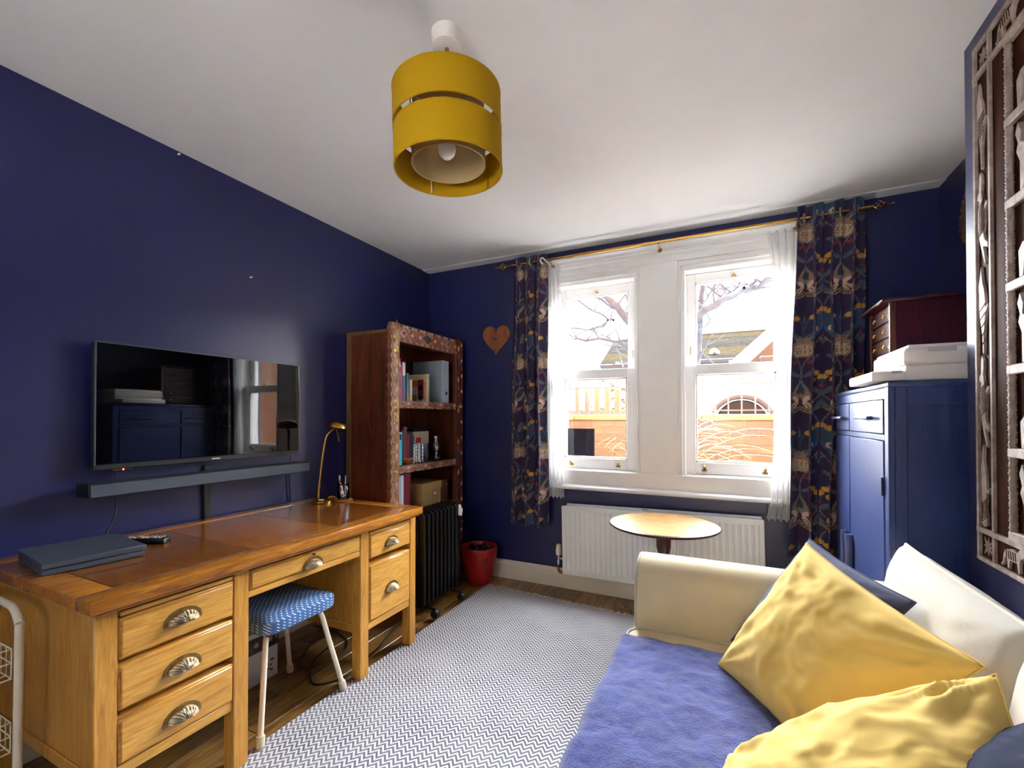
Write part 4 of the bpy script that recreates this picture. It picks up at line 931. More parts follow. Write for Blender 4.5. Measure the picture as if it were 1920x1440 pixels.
for (xa, sgn) in ((-1.50, -1), (0.72, 1)):
    for k in range(4):
        pts = []
        for q in range(15):
            t_ = q / 14; a = k * PI / 2 + t_ * PI * 1.3; r = 0.021 * math.sin(PI * t_) + 0.002
            pts.append((xa + sgn * 0.065 * t_, YR + r * math.cos(a), ZR + r * math.sin(a)))
        obj('finial_twist', MB().tube(pts, 0.0028, 6), M_BRASS, rod)
    obj('finial_tip', MB().cyl((xa + sgn * 0.06, YR, ZR), (xa + sgn * 0.09, YR, ZR), 0.003, 8).lathe([(0, -0.007), (0.006, -0.004), (0.007, 0), (0.005, 0.005), (0, 0.007)], (xa + sgn * 0.092, YR, ZR), 10), M_BRASS, rod)
for xx in (-0.395, 0.375, -1.15):
    obj('bracket', MB().tube([(xx, YB - 0.06, ZR - 0.035), (xx, YB - 0.09, ZR - 0.03), (xx, YR, ZR - 0.012)], 0.005, 8).lathe([(0.014, 0), (0.014, 0.006), (0.006, 0.010), (0.006, 0.018)], (xx, YB - 0.058, ZR - 0.035), 14, Matrix.Rotation(PI / 2, 4, 'X')), M_ANTIQ, rod)

def netmat():
    t = NT('white_voile'); v = t.coord()
    w = t.noise(v, 500, 2, 0.6)
    d = t.n('ShaderNodeBsdfDiffuse', {'Color': (0.86, 0.86, 0.86, 1)}); tl = t.n('ShaderNodeBsdfTranslucent', {'Color': (0.85, 0.85, 0.86, 1)}); tp_ = t.n('ShaderNodeBsdfTransparent')
    a = t.n('ShaderNodeMixShader', {0: 0.5, 1: d.outputs[0], 2: tl.outputs[0]})
    k = t.n('ShaderNodeMapRange', {0: w, 1: 0.3, 2: 0.7, 3: 0.12, 4: 0.34}).outputs[0]
    return t.done(t.n('ShaderNodeMixShader', {0: k, 1: a.outputs[0], 2: tp_.outputs[0]}))
M_NET = netmat()
def net(label, xt, xb, ztop, zbot, seed):
    xm0, xm1 = (xt[0] + xb[0]) / 2, (xt[1] + xb[1]) / 2
    def P(u, v):
        q = v ** 1.0
        g_ = math.sin(q * PI) * 0.012
        x0 = xb[0] + (xt[0] - xb[0]) * q; x1 = xb[1] + (xt[1] - xb[1]) * q
        if label.startswith('sheer white net curtain on the right'): x0 += 0.055 * math.sin(PI * q) ** 0.8
        x = x0 + (x1 - x0) * u
        y = 3.108 + 0.013 * math.sin(u * 2 * PI * 4.5 + seed + v) + 0.006 * math.sin(u * 2 * PI * 9 + seed * 3 + v * 2) + 0.006 * math.sin(v * 5)
        hem = 0.006 * math.sin(u * 2 * PI * 4.5 + seed)
        return (x, y - (0.012 if v < 0.2 else 0.0) * (1 - v * 5 if v < 0.2 else 0), zbot + (ztop - zbot) * v + (hem if v < 0.01 else 0))
    o = obj('net_curtain', MB().grid(P, 90, 110), M_NET, None, True)
    return tag(o, label, 'curtain', 'sheer net curtains')
net('sheer white net curtain on the left side of the windows', (-1.235, -1.09), (-1.20, -1.065), 2.385, 0.672, 0.4)
net('sheer white net curtain on the right side of the windows', (0.225, 0.405), (0.215, 0.350), 2.375, 0.640, 1.7)
b = MB().cyl((-1.24, 3.108, 2.372), (0.42, 3.108, 2.372), 0.0025, 8)
tag(obj('net_wire', b, M_WHITE), 'thin white wire carrying the net curtains', 'wire')

# ================================================================== RADIATOR
ra = thing('radiator', (-0.43, 3.09, 0.14), 'white ribbed panel radiator under the windows', 'radiator')
Mt = Matrix.Translation((-0.43, 0, 0.39)) @ Matrix.Rotation(math.radians(-0.95), 4, 'Y') @ Matrix.Translation((0.43, 0, -0.39))
RX0, RX1, RZ0, RZ1, RYF = -1.065, 0.205, 0.150, 0.632, 3.042
prof = []
nr = 34; pitch = (RX1 - RX0 - 0.05) / nr
pts = [(RX0, RYF + 0.006), (RX0 + 0.004, RYF), (RX0 + 0.025, RYF)]
for k in range(nr):
    c = RX0 + 0.025 + (k + 0.5) * pitch
    pts += [(c - pitch * 0.40, RYF), (c - pitch * 0.28, RYF + 0.007), (c + pitch * 0.28, RYF + 0.007), (c + pitch * 0.40, RYF)]
pts += [(RX1 - 0.025, RYF), (RX1 - 0.004, RYF), (RX1, RYF + 0.006)]
full = pts + [(RX1, RYF + 0.014), (RX0, RYF + 0.014)]
flat = [(RX0, RYF + 0.006), (RX0 + 0.004, RYF), (RX1 - 0.004, RYF), (RX1, RYF + 0.006), (RX1, RYF + 0.014), (RX0, RYF + 0.014)]
pm = MB().prism(full, 'z', RZ0 + 0.030, RZ1 - 0.032).prism(flat, 'z', RZ0, RZ0 + 0.030).prism(flat, 'z', RZ1 - 0.032, RZ1)
obj('front_panel', pm.xf(Mt), M_RADI, ra, False)
obj('back_panel', MB().box(RX0 + 0.02, RX1 - 0.01, 3.105, 3.115, RZ0 + 0.01, RZ1 + 0.01, 0.003).xf(Mt), M_RADI, ra)
obj('top_grille', MB().box(RX0 + 0.01, RX1 - 0.01, RYF + 0.014, 3.106, RZ1 - 0.012, RZ1 - 0.006).xf(Mt), M_RADI, ra)
for xx in (RX0 + 0.004, RX1 - 0.008): obj('side_cover', MB().box(xx, xx + 0.004, RYF + 0.008, 3.112, RZ0 + 0.02, RZ1 - 0.006).xf(Mt), M_RADI, ra)
obj('air_key_clip', MB().box(-0.51, -0.475, 3.07, 3.09, RZ1 - 0.004, RZ1 + 0.006), M_CHROME, ra)
for xx in (-0.8, 0.0): obj('wall_bracket', MB().box(xx, xx + 0.03, 3.115, YB - 0.0005, 0.25, 0.55), M_RADI, ra)
vx, vy = -1.105, 3.085
vv = obj('thermostat_valve', MB().lathe([(0.016, 0.255), (0.020, 0.262), (0.020, 0.300), (0.017, 0.306), (0.018, 0.330), (0.012, 0.336), (0, 0.336)], (vx, vy, 0), 20), M_CREAMM, ra, 'auto')
obj('valve_body', MB().cyl((vx, vy, 0.19), (vx, vy, 0.258), 0.009, 12).lathe([(0.013, 0.205), (0.013, 0.222)], (vx, vy, 0), 6).cyl((vx, vy, 0.232), (RX0 + 0.01, vy, 0.232), 0.008, 10), M_CHROME, vv)
obj('copper_pipe', MB().tube(bez([(vx, vy, 0.195), (vx, vy, 0.155), (vx + 0.006, vy + 0.003, 0.135), (vx + 0.03, vy + 0.006, 0.128)], 6), 0.0085, 10), M_COPPER, ra)
obj('painted_pipe', MB().tube([(vx + 0.028, vy + 0.006, 0.128), (-0.2, 3.118, 0.125), (0.35, 3.12, 0.12)], 0.0085, 10), M_SKIRT, ra)

# ================================================================== ROUND TABLE
rt = thing('side_table', (-0.325, 2.665, 0), 'round wooden pedestal table in front of the radiator', 'table')
def tabletop():
    t = NT('pale_veneer'); v = t.coord(scale=(3, 14, 3)); n = t.noise(v, 4, 6, 0.6, 0.8)
    col = t.ramp(n, [(0.3, lin((150, 112, 66))), (0.55, lin((186, 146, 92))), (0.75, lin((206, 170, 118)))])
    return t.pbsdf(col, 0.28, 0, t.bump(n, 0.08, 0.003), **{'Coat Weight': 0.4, 'Coat Roughness': 0.25})
TT = obj('table_top', MB().lathe([(0, 0.632), (0.27, 0.632), (0.292, 0.637), (0.300, 0.644), (0.296, 0.651), (0.285, 0.653), (0, 0.653)], (-0.325, 2.665, 0), 72), M_MAHOG, rt)
obj('veneer', MB().lathe([(0, 0.6535), (0.284, 0.6535), (0.284, 0.652)], (-0.325, 2.665, 0), 72), tabletop(), TT)
obj('column', MB().lathe([(0.052, 0.632), (0.042, 0.618), (0.040, 0.52), (0.030, 0.48), (0.045, 0.40), (0.038, 0.30), (0.026, 0.24), (0.045, 0.18), (0.045, 0.10), (0, 0.09)], (-0.325, 2.665, 0), 28), M_MAHOG, rt, True)
for k in range(3):
    a = math.radians(120 * k); dx, dy = math.cos(a), math.sin(a)
    obj('foot', MB().tube(bez([(-0.325 + dx * 0.03, 2.665 + dy * 0.03, 0.15), (-0.325 + dx * 0.10, 2.665 + dy * 0.10, 0.13), (-0.325 + dx * 0.165, 2.665 + dy * 0.165, 0.05), (-0.325 + dx * 0.215, 2.665 + dy * 0.215, 0.0272)], 6), 0.016, 10), M_MAHOG, rt)

# ================================================================== BLUE CABINET, PRINTER, CHEST, DISC
CX0, CX1, CY0, CY1, CZ = 0.54, 1.025, 2.095, 2.972, 1.385
cb = thing('blue_cabinet', ((CX0 + CX1) / 2, (CY0 + CY1) / 2, 0), 'tall blue painted cupboard with drawers in the alcove', 'cabinet')
obj('carcass', MB().box(CX0 + 0.02, CX1, CY0 + 0.012, CY1, 0.05, CZ - 0.025), M_CABF, cb)
sp = obj('side_frame', MB().box(CX0 + 0.0205, CX0 + 0.055, CY0, CY0 + 0.014, 0.03, CZ - 0.02, 0.002).box(CX1 - 0.06, CX1, CY0, CY0 + 0.014, 0.03, CZ - 0.02, 0.002).box(CX0 + 0.055, CX1 - 0.06, CY0, CY0 + 0.014, CZ - 0.085, CZ - 0.02, 0.002).box(CX0 + 0.055, CX1 - 0.06, CY0, CY0 + 0.014, 0.03, 0.12, 0.002), M_CABF, cb)
obj('top_board', MB().box(CX0 - 0.002, CX1, CY0 - 0.004, CY1, CZ - 0.022, CZ, 0.008, 2), M_CABF, cb)
obj('face_frame', MB().box(CX0, CX0 + 0.02, CY0, CY0 + 0.045, 0.0, CZ - 0.02, 0.002).box(CX0, CX0 + 0.02, CY1 - 0.04, CY1, 0.0, CZ - 0.02, 0.002).box(CX0, CX0 + 0.02, CY0 + 0.045, CY1 - 0.04, CZ - 0.062, CZ - 0.022, 0.001).box(CX0, CX0 + 0.02, CY0 + 0.045, CY1 - 0.04, 1.165, 1.187, 0.001).box(CX0, CX0 + 0.02, CY0 + 0.045, CY1 - 0.04, 0.04, 0.10, 0.001), M_CABF, cb)
YM = 2.657
for (y0, y1, yh) in ((CY0 + 0.048, YM - 0.006, 2.335), (YM + 0.006, CY1 - 0.043, 2.80)):
    d = obj('drawer', MB().box(CX0 - 0.004, CX0 + 0.018, y0, y1, 1.190, 1.320, 0.002), M_CABF, cb)
    obj('bar_handle', MB().box(CX0 - 0.034, CX0 - 0.012, yh - 0.10, yh + 0.10, 1.245, 1.258, 0.004, 2).box(CX0 - 0.014, CX0 - 0.003, yh - 0.05, yh + 0.05, 1.244, 1.259, 0.002), M_CABF, d)
    dr = obj('door', MB().box(CX0 - 0.004, CX0 + 0.018, y0, y1, 0.105, 1.162, 0.002), M_CABF, cb)
    yv = YM - 0.045 if y0 < 2.5 else YM + 0.045
    obj('upright_handle', MB().box(CX0 - 0.034, CX0 - 0.004, yv - 0.011, yv + 0.011, 0.46, 0.70, 0.005, 2), M_CABF, dr)
    yk = y0 + 0.003 if y0 < 2.5 else y1 - 0.003
    obj('hinge', MB().cyl((CX0 - 0.006, yk, 0.955), (CX0 - 0.006, yk, 1.025), 0.004, 8), M_BLACK, dr)
pn = thing('printer', (0.78, 2.33, CZ), 'white printer lying on top of the blue cupboard', 'printer')
obj('base_body', MB().box(0.60, 1.0, 2.13, 2.52, CZ + 0.004, CZ + 0.062, 0.010, 2), M_PRINT, pn)
obj('scanner_body', MB().box(0.598, 1.0, 2.128, 2.522, CZ + 0.060, CZ + 0.126, 0.012, 3), M_PRINT, pn)
obj('scanner_lid', MB().box(0.61, 0.995, 2.135, 2.515, CZ + 0.124, CZ + 0.138, 0.006, 2), M_PRINT, pn)
obj('paper_tray', MB().box(0.505, 0.605, 2.15, 2.50, CZ + 0.006, CZ + 0.044, 0.006, 2), M_PRINT, pn)
obj('tray_recess', MB().box(0.565, 0.597, 2.1492, 2.153, CZ + 0.034, CZ + 0.0445), paint('printer_grey', (170, 166, 166), 0.5), pn)
obj('side_latch', MB().box(0.665, 0.745, 2.1265, 2.130, CZ + 0.108, CZ + 0.124, 0.001), paint('printer_grey2', (196, 190, 186), 0.5), pn)
obj('rubber_pad', MB().box(0.62, 0.98, 2.15, 2.50, CZ, CZ + 0.005), M_BLACK, pn)
mc = thing('jewellery_chest', (0.83, 2.70, CZ), 'small dark mahogany chest of drawers behind the printer', 'chest')
DX0, DX1, DY0, DY1, DZ1 = 0.665, 1.02, 2.545, 2.86, 1.785
obj('carcass', MB().box(DX0 + 0.012, DX1, DY0, DY1, CZ + 0.0005, DZ1 - 0.012, 0.002), M_MAHOG, mc)
obj('corner_post', MB().box(DX0, DX0 + 0.022, DY0 - 0.003, DY0 + 0.018, CZ, DZ1 - 0.012, 0.002), M_CARVED_D, mc)
obj('corner_post', MB().box(DX0, DX0 + 0.022, DY1 - 0.018, DY1 + 0.003, CZ, DZ1 - 0.012, 0.002), M_CARVED_D, mc)
obj('top_board', MB().box(DX0 - 0.035, DX1 + 0.01, DY0 - 0.03, DY1 + 0.03, DZ1 - 0.014, DZ1, 0.004), M_MAHOG, mc)
for k in range(5):
    z0 = CZ + 0.022 + k * 0.072
    d = obj('drawer', MB().box(DX0 + 0.004, DX0 + 0.014, DY0 + 0.022, DY1 - 0.022, z0, z0 + 0.066, 0.002), M_MAHOG, mc)
    for yy in (DY0 + 0.085, DY1 - 0.085):
        obj('drop_pull', MB().lathe([(0.006, 0), (0.004, 0.006), (0, 0.008)], (DX0 + 0.004, yy, z0 + 0.036), 10, Matrix.Rotation(-PI / 2, 4, 'Y')).tube(bez([(DX0 - 0.002, yy - 0.010, z0 + 0.036), (DX0 - 0.005, yy - 0.008, z0 + 0.024), (DX0 - 0.006, yy, z0 + 0.020), (DX0 - 0.005, yy + 0.008, z0 + 0.024), (DX0 - 0.002, yy + 0.010, z0 + 0.036)], 4), 0.0018, 6), M_BRASS, d)
ds = thing('carved_disc', (XR - 0.02, 2.70, 2.0), 'round carved brown wooden plaque on the alcove wall', 'plaque')
MdY = Matrix.Rotation(-PI / 2, 4, 'Y')
obj('disc', MB().lathe([(0, 0.012), (0.12, 0.012), (0.125, 0.018), (0.15, 0.022), (0.178, 0.020), (0.188, 0.008), (0.188, 0.0), (0, 0)], (XR - 0.0005, 2.70, 2.18), 56, MdY), wood('disc_wood', (60, 40, 34), (92, 64, 54), None, (10, 10, 10), 0.6, 0.2), ds, True)
for k in range(30):
    a = 2 * PI * k / 30
    obj('carved_bead', MB().lathe([(0.011, 0), (0.007, 0.005), (0, 0.007)], (XR - 0.021, 2.70 + 0.162 * math.cos(a), 2.18 + 0.162 * math.sin(a)), 8, MdY), M_DKW, ds)

# ================================================================== PENDANT LAMP
LX, LY = -0.812, 1.205
pd = thing('pendant_lamp', (LX, LY, 2.05), 'two-tier mustard yellow drum pendant lamp under the ceiling', 'pendant lamp')
obj('ceiling_rose', MB().lathe([(0, 2.448), (0.040, 2.448), (0.046, 2.452), (0.050, 2.499), (0, 2.499)], (LX, LY, 0), 36), M_PRINT, pd)
obj('flex', MB().cyl((LX, LY, 2.20), (LX, LY, 2.45), 0.003, 8).cyl((LX, LY, 2.435), (LX, LY, 2.45), 0.007, 10), M_BRASS, pd)
Mp = Matrix.Translation((LX, LY, 2.30)) @ Matrix.Rotation(math.radians(1.8), 4, Vector((0.8, -0.55, 0))) @ Matrix.Translation((-LX, -LY, -2.30))
def ring(r, z0, z1, th=0.0022, n=72): return MB().lathe([(r, z0), (r, z1), (r - th, z1), (r - th, z0), (r, z0)], (LX, LY, 0), n).xf(Mp)
R_ = 0.173
for nm, z0, z1 in (('upper_drum', 2.190, 2.298), ('lower_drum', 2.052, 2.168)):
    dd = obj(nm, ring(R_, z0, z1), M_SHADE, pd, 'auto')
    for zz in (z0, z1): obj('rim', MB().tube([Mp @ Vector((LX + (R_ - 0.001) * math.cos(a), LY + (R_ - 0.001) * math.sin(a), zz)) for a in [2 * PI * k / 72 for k in range(73)]], 0.0028, 6), M_SHADE, dd)
    obj('seam', MB().box(LX + R_ - 0.0045, LX + R_ - 0.002, LY - 0.006, LY + 0.006, z0 + 0.002, z1 - 0.002).xf(Matrix.Translation((LX, LY, 0)) @ Matrix.Rotation(math.radians(70), 4, 'Z') @ Matrix.Translation((-LX, -LY, 0))), M_SHADE, dd)
id_ = obj('inner_drum', ring(0.118, 2.072, 2.262), M_SHADEI, pd, 'auto')
for zz in (2.072, 2.262): obj('rim', MB().tube([Mp @ Vector((LX + 0.117 * math.cos(a), LY + 0.117 * math.sin(a), zz)) for a in [2 * PI * k / 64 for k in range(65)]], 0.0026, 6), M_SHADEI, id_)
for k in range(3):
    a = math.radians(25 + 120 * k); c, s_ = math.cos(a), math.sin(a)
    obj('strut', MB().tube([Mp @ Vector(p) for p in ((LX + (R_ - 0.005) * c, LY + (R_ - 0.005) * s_, 2.054), (LX + (R_ - 0.005) * c, LY + (R_ - 0.005) * s_, 2.296))], 0.0018, 6), M_WHITE, pd)
    obj('spoke', MB().tube([Mp @ Vector(p) for p in ((LX, LY, 2.205), (LX + 0.118 * c, LY + 0.118 * s_, 2.212), (LX + R_ * c, LY + R_ * s_, 2.194))], 0.0018, 6), M_WHITE, pd)
obj('lamp_holder', MB().cyl((LX, LY, 2.165), (LX, LY, 2.235), 0.019, 18), M_PRINT, pd)
obj('bulb', MB().lathe([(0, 2.088), (0.012, 2.090), (0.025, 2.102), (0.030, 2.120), (0.026, 2.140), (0.017, 2.156), (0.014, 2.170), (0, 2.170)], (LX, LY, 0), 28), M_BULB, pd, True)

# ================================================================== CARVED WALL PANEL (chimney breast)
PXF = 0.7135
cp = thing('wall_carving', (XBR, 1.38, 0.82), 'large carved wooden panel with birds and lizards on the chimney breast', 'carving')
YA, YBt, ZA, ZB = 1.917, 0.90, 0.806, 2.422     # far edge, near edge, bottom, top
obj('backing_board', MB().box(XBR - 0.0145, XBR - 0.0005, YBt, YA, ZA, ZB), M_CARVB, cp, False)
BW = 0.088
def rail(nm, *a): return obj(nm, MB().box(*a, 0.0015), M_CARVG, cp)
for (y0, y1) in ((YA - 0.012, YA), (YA - BW - 0.012, YA - BW), (YBt, YBt + 0.012), (YBt + BW, YBt + BW + 0.012)):
    rail('upright_rail', PXF, XBR - 0.014, y0, y1, ZA, ZB)
for (z0, z1) in ((ZA, ZA + 0.014), (ZA + BW, ZA + BW + 0.016), (ZB - BW - 0.016, ZB - BW), (ZB - 0.014, ZB)):
    rail('cross_rail', PXF - 0.0010, XBR - 0.014, YBt, YA, z0, z1)
# corner stars: faceted eight-point
def star(yc, zc, r):
    m = MB(); vs = [(PXF + 0.002, yc, zc)]
    for k in range(16):
        a = PI * k / 8; rr_ = (r * (1.25 if (k // 2) % 2 else 1.0)) if k % 2 == 0 else r * 0.30
        vs.append((XBR - 0.0145, yc + rr_ * math.cos(a), zc + rr_ * math.sin(a)))
    return m.add(vs, [(0, 1 + k, 1 + (k + 1) % 16) for k in range(16)])
for yc in (YA - BW / 2 - 0.006, YBt + BW / 2 + 0.006):
    for zc in (ZA + BW / 2 + 0.006, ZB - BW / 2 - 0.008):
        obj('corner_star', star(yc, zc, 0.032), M_CARVG, cp, False)
def relief(nm, pts, yc, zc, sc, flip=False, x0=XBR - 0.0147, x1=PXF + 0.002, par=None, wx=1.0):
    poly = [((yc - p[0] * sc * wx * (-1 if flip else 1)), zc + p[1] * sc) for p in pts]
    bm = bmesh.new(); vs = [bm.verts.new((x1, p[0], p[1])) for p in poly]; f = bm.faces.new(vs)
    r_ = bmesh.ops.extrude_face_region(bm, geom=[f]); ev = [g for g in r_['geom'] if isinstance(g, bmesh.types.BMVert)]
    for v in ev: v.co.x = x0
    bmesh.ops.recalc_face_normals(bm, faces=bm.faces)
    front = [e for e in bm.edges if all(abs(v.co.x - x1) < 1e-6 for v in e.verts)]
    bmesh.ops.bevel(bm, geom=front, offset=0.002, segments=2, profile=0.6, affect='EDGES')
    bmesh.ops.triangulate(bm, faces=[f for f in bm.faces if len(f.verts) > 4])
    me = bpy.data.meshes.new(nm); bm.to_mesh(me); bm.free(); me.materials.append(M_CARVG)
    o_ = ORG[cp]; me.transform(Matrix.Translation((-o_[0], -o_[1], -o_[2])))
    o = bpy.data.objects.new(nm, me); COL.objects.link(o); o.parent = par or cp; ORG[o] = o_; return o
# outlines in a strip 0..1 high, x right = toward the viewer (drawn beak up, tail down)
BIRD = [(-0.03, 1.0), (0.02, 0.90), (0.05, 0.82), (0.13, 0.74), (0.19, 0.62), (0.19, 0.52), (0.30, 0.56), (0.32, 0.53), (0.20, 0.47), (0.15, 0.36), (0.10, 0.22), (0.10, 0.02), (0.05, 0.0), (0.02, 0.20), (-0.02, 0.30), (-0.10, 0.44), (-0.13, 0.58), (-0.12, 0.70), (-0.15, 0.78), (-0.10, 0.84), (-0.06, 0.90)]
LIZ = [(-0.02, 1.0), (0.06, 0.95), (0.08, 0.86), (0.04, 0.79), (0.08, 0.72), (0.14, 0.62), (0.28, 0.66), (0.31, 0.63), (0.17, 0.56), (0.17, 0.45), (0.12, 0.34), (0.20, 0.26), (0.32, 0.22), (0.32, 0.16), (0.20, 0.19), (0.10, 0.20), (0.22, 0.02), (0.18, 0.0), (0.02, 0.18), (-0.08, 0.30), (-0.14, 0.44), (-0.12, 0.58), (-0.06, 0.70), (-0.15, 0.72), (-0.15, 0.77), (-0.07, 0.80), (-0.07, 0.90)]
FISH = [(0.0, 1.0), (0.05, 0.93), (0.02, 0.82), (0.10, 0.72), (0.16, 0.60), (0.17, 0.48), (0.27, 0.44), (0.30, 0.48), (0.32, 0.46), (0.27, 0.40), (0.16, 0.42), (0.15, 0.30), (0.10, 0.24), (0.20, 0.02), (0.0, -0.02), (-0.10, 0.02), (-0.03, 0.24), (-0.10, 0.32), (-0.13, 0.46), (-0.12, 0.60), (-0.14, 0.70), (-0.08, 0.80), (-0.06, 0.92)]
def incise(par, yc, z0, z1, n, w, slant=0.02):
    for k in range(n):
        z = z0 + (z1 - z0) * k / n
        obj('incised_line', MB().tube([(PXF + 0.0018, yc + w, z), (PXF + 0.0012, yc, z + slant * 0.4), (PXF + 0.0018, yc - w, z + slant)], 0.0011, 4), M_CARVB, par, False)
ystrip = YA - BW / 2 - 0.004
for (kind, zb, h, lo, hi, n) in ((BIRD, 2.02, 0.275, 0.35, 0.60, 6), (LIZ, 1.72, 0.295, 0.32, 0.66, 14), (BIRD, 1.445, 0.275, 0.1, 0.6, 5), (LIZ, 1.16, 0.285, 0.34, 0.66, 12), (FISH, 0.918, 0.25, 0.05, 0.30, 9)):
    r_ = relief('carved_animal', kind, ystrip + 0.010, zb, h * 1.0, False, wx=0.42)
    s_ = h
    incise(r_, ystrip + 0.002, zb + lo * s_, zb + hi * s_, n, 0.017)
    rn = relief('carved_animal', kind, YBt + BW / 2 - 0.002, zb, h, True, wx=0.42)
# four-legged beasts in the top and bottom borders
BEAST = [(-0.5, 0.05), (-0.42, 0.10), (-0.38, 0.30), (-0.30, 0.44), (-0.05, 0.50), (0.2, 0.46), (0.34, 0.60), (0.46, 0.62), (0.56, 0.48), (0.46, 0.40), (0.36, 0.36), (0.30, 0.20), (0.30, 0.0), (0.24, 0.0), (0.20, 0.22), (0.06, 0.20), (-0.10, 0.20), (-0.14, 0.0), (-0.20, 0.0), (-0.22, 0.22), (-0.32, 0.24), (-0.34, 0.08), (-0.46, 0.0)]
for zc in (ZA + 0.020, ZB - BW + 0.006):
    for k in range(5):
        yc = YA - BW - 0.10 - k * 0.165
        r_ = relief('carved_beast', BEAST, yc, zc, 0.115)
        for j in range(5): obj('incised_line', MB().tube([(PXF + 0.0015, yc - 0.02 + j * 0.011, zc + 0.028), (PXF + 0.0015, yc - 0.016 + j * 0.011, zc + 0.052)], 0.0011, 4), M_CARVB, r_, False)
# inner field: plain brown board, then an openwork lattice with twisted columns and figures
inn = obj('inner_board', MB().box(XBR - 0.0155, XBR - 0.0144, YBt + BW, YA - BW, ZA + BW, ZB - BW), M_CARVB, cp, False)
yL0, yL1 = YA - BW - 0.118, YBt + BW + 0.118
nz_ = 6
zs = [ZA + BW + 0.03 + k * (ZB - ZA - 2 * BW - 0.06) / nz_ for k in range(nz_ + 1)]
for yy in (yL0, (yL0 + yL1) / 2, yL1):
    for k in range(nz_):
        pts = [(0.7125 + 0.001 * math.cos(q), yy, zs[k] + 0.012 + (zs[k + 1] - zs[k] - 0.024) * q / 60) for q in range(61)]
        rs = [0.0075 + 0.0022 * (q % 2) for q in range(61)]
        obj('twisted_column', MB().tube(pts, rs, 10), M_CARVG, cp, True)
for z in zs: obj('lattice_bar', MB().box(0.706, 0.723, yL1 - 0.02, yL0 + 0.014, z - 0.013, z + 0.013, 0.003), M_CARVG, cp)
ANT = [(-0.30, 0.0), (-0.22, 0.0), (-0.16, 0.28), (0.12, 0.30), (0.18, 0.0), (0.26, 0.0), (0.26, 0.40), (0.34, 0.56), (0.30, 0.66), (0.36, 0.82), (0.30, 0.95), (0.22, 0.80), (0.24, 0.66), (0.12, 0.58), (0.08, 0.46), (-0.22, 0.46), (-0.32, 0.36)]
for k in range(nz_):
    for yc in (yL0 - 0.105, yL0 - 0.235, yL1 + 0.12):
        relief('openwork_figure', ANT, yc, zs[k] + 0.014, (zs[1] - zs[0]) * 0.86, k % 2 == 0, 0.7225, 0.7095)

# ================================================================== SOFA
so = thing('sofa', (0.2, 1.05, 0), 'beige linen sofa against the chimney breast, facing the desk', 'sofa')
SX0, SX1, SY0, SY1 = -0.335, 0.728, 0.02, 2.055
obj('base', MB().box(SX0 + 0.02, SX1 - 0.02, SY0 + 0.10, SY1 - 0.10, 0.10, 0.30, 0.02, 2), M_LINEN, so)
for (xx, yy) in ((SX0 + 0.08, SY0 + 0.12), (SX0 + 0.08, SY1 - 0.12), (SX1 - 0.10, SY0 + 0.12), (SX1 - 0.10, SY1 - 0.12)):
    obj('leg', MB().cyl((xx, yy, 0.0105), (xx, yy, 0.105), 0.018, 12, 0.026), M_MAHOG, so)
def arm(ya, yb):
    s = 1 if yb > ya else -1; w = abs(yb - ya)
    prof = [(ya, 0.10), (ya, 0.34), (ya - s * 0.004, 0.44), (ya + s * 0.0, 0.54), (ya + s * 0.010, 0.612), (ya + s * 0.035, 0.654), (ya + s * 0.075, 0.679), (ya + s * 0.125, 0.688), (ya + s * 0.175, 0.679), (ya + s * 0.215, 0.654), (ya + s * 0.240, 0.612), (ya + s * w, 0.54), (ya + s * w, 0.10)]
    n = len(prof); m = MB()
    xs = [SX0 + 0.006, SX0 + 0.010, SX0 + 0.02, 0.05, 0.3, 0.52, SX1 - 0.004]
    ins = [0.016, 0.006, 0.0, 0.0, 0.0, 0.0, 0.0]
    cy = (ya + yb) / 2; cz = 0.4
    vs = []
    for x_, i_ in zip(xs, ins):
        for (py, pz) in prof:
            vs.append((x_, py + (cy - py) * i_ / 0.13, pz - (i_ if pz > 0.5 else 0)))
    fs = [(a * n + k, a * n + (k + 1) % n, (a + 1) * n + (k + 1) % n, (a + 1) * n + k) for a in range(len(xs) - 1) for k in range(n)]
    fs += [tuple(reversed(range(n))), tuple(range((len(xs) - 1) * n, len(xs) * n))]
    m.add(vs, fs)
    a_ = obj('arm', m, M_LINEN, so, 'auto')
    obj('piping', MB().tube([(SX0 + 0.009, p[0] + (cy - p[0]) * 0.03, p[1] - (0.004 if p[1] > 0.5 else 0)) for p in prof], 0.0045, 8), M_LINENW, a_, True)
arm(1.800, SY1); arm(0.275, SY0)
def pad(x0, x1, y0, y1, z0, z1, crown=0.02, r=0.05, n=26, wr=0.0, seed=0.0):
    """soft upholstered block"""
    m = MB()
    def P(u, v):
        a = 2 * PI * u; ph = (v - 0.5) * PI
        e1, e2 = 0.12, 0.16
        c, s_ = math.cos(a), math.sin(a); cp_, sp_ = math.cos(ph), math.sin(ph)
        f = lambda q, e: math.copysign(abs(q) ** e, q)
        px = f(c, e1) * f(cp_, e2); py = f(s_, e1) * f(cp_, e2); pz = f(sp_, e2 * 1.3)
        bul = 1 + 0.0
        x = (x0 + x1) / 2 + px * (x1 - x0) / 2; y = (y0 + y1) / 2 + py * (y1 - y0) / 2
        z = (z0 + z1) / 2 + pz * (z1 - z0) / 2 + (crown * (1 - px * px) * (1 - py * py) if pz > 0 else 0)
        w_ = wr * nz((x * 9, y * 9, z * 9), 1.0, seed)
        return (x + w_ * 0.4, y + w_ * 0.4, z + w_)
    m.grid(P, 4 * n, n + 1, True); return m
sc_ = obj('seat_cushion', pad(SX0 - 0.012, 0.52, 0.28, 1.798, 0.295, 0.448, 0.012), M_LINEN, so, True)
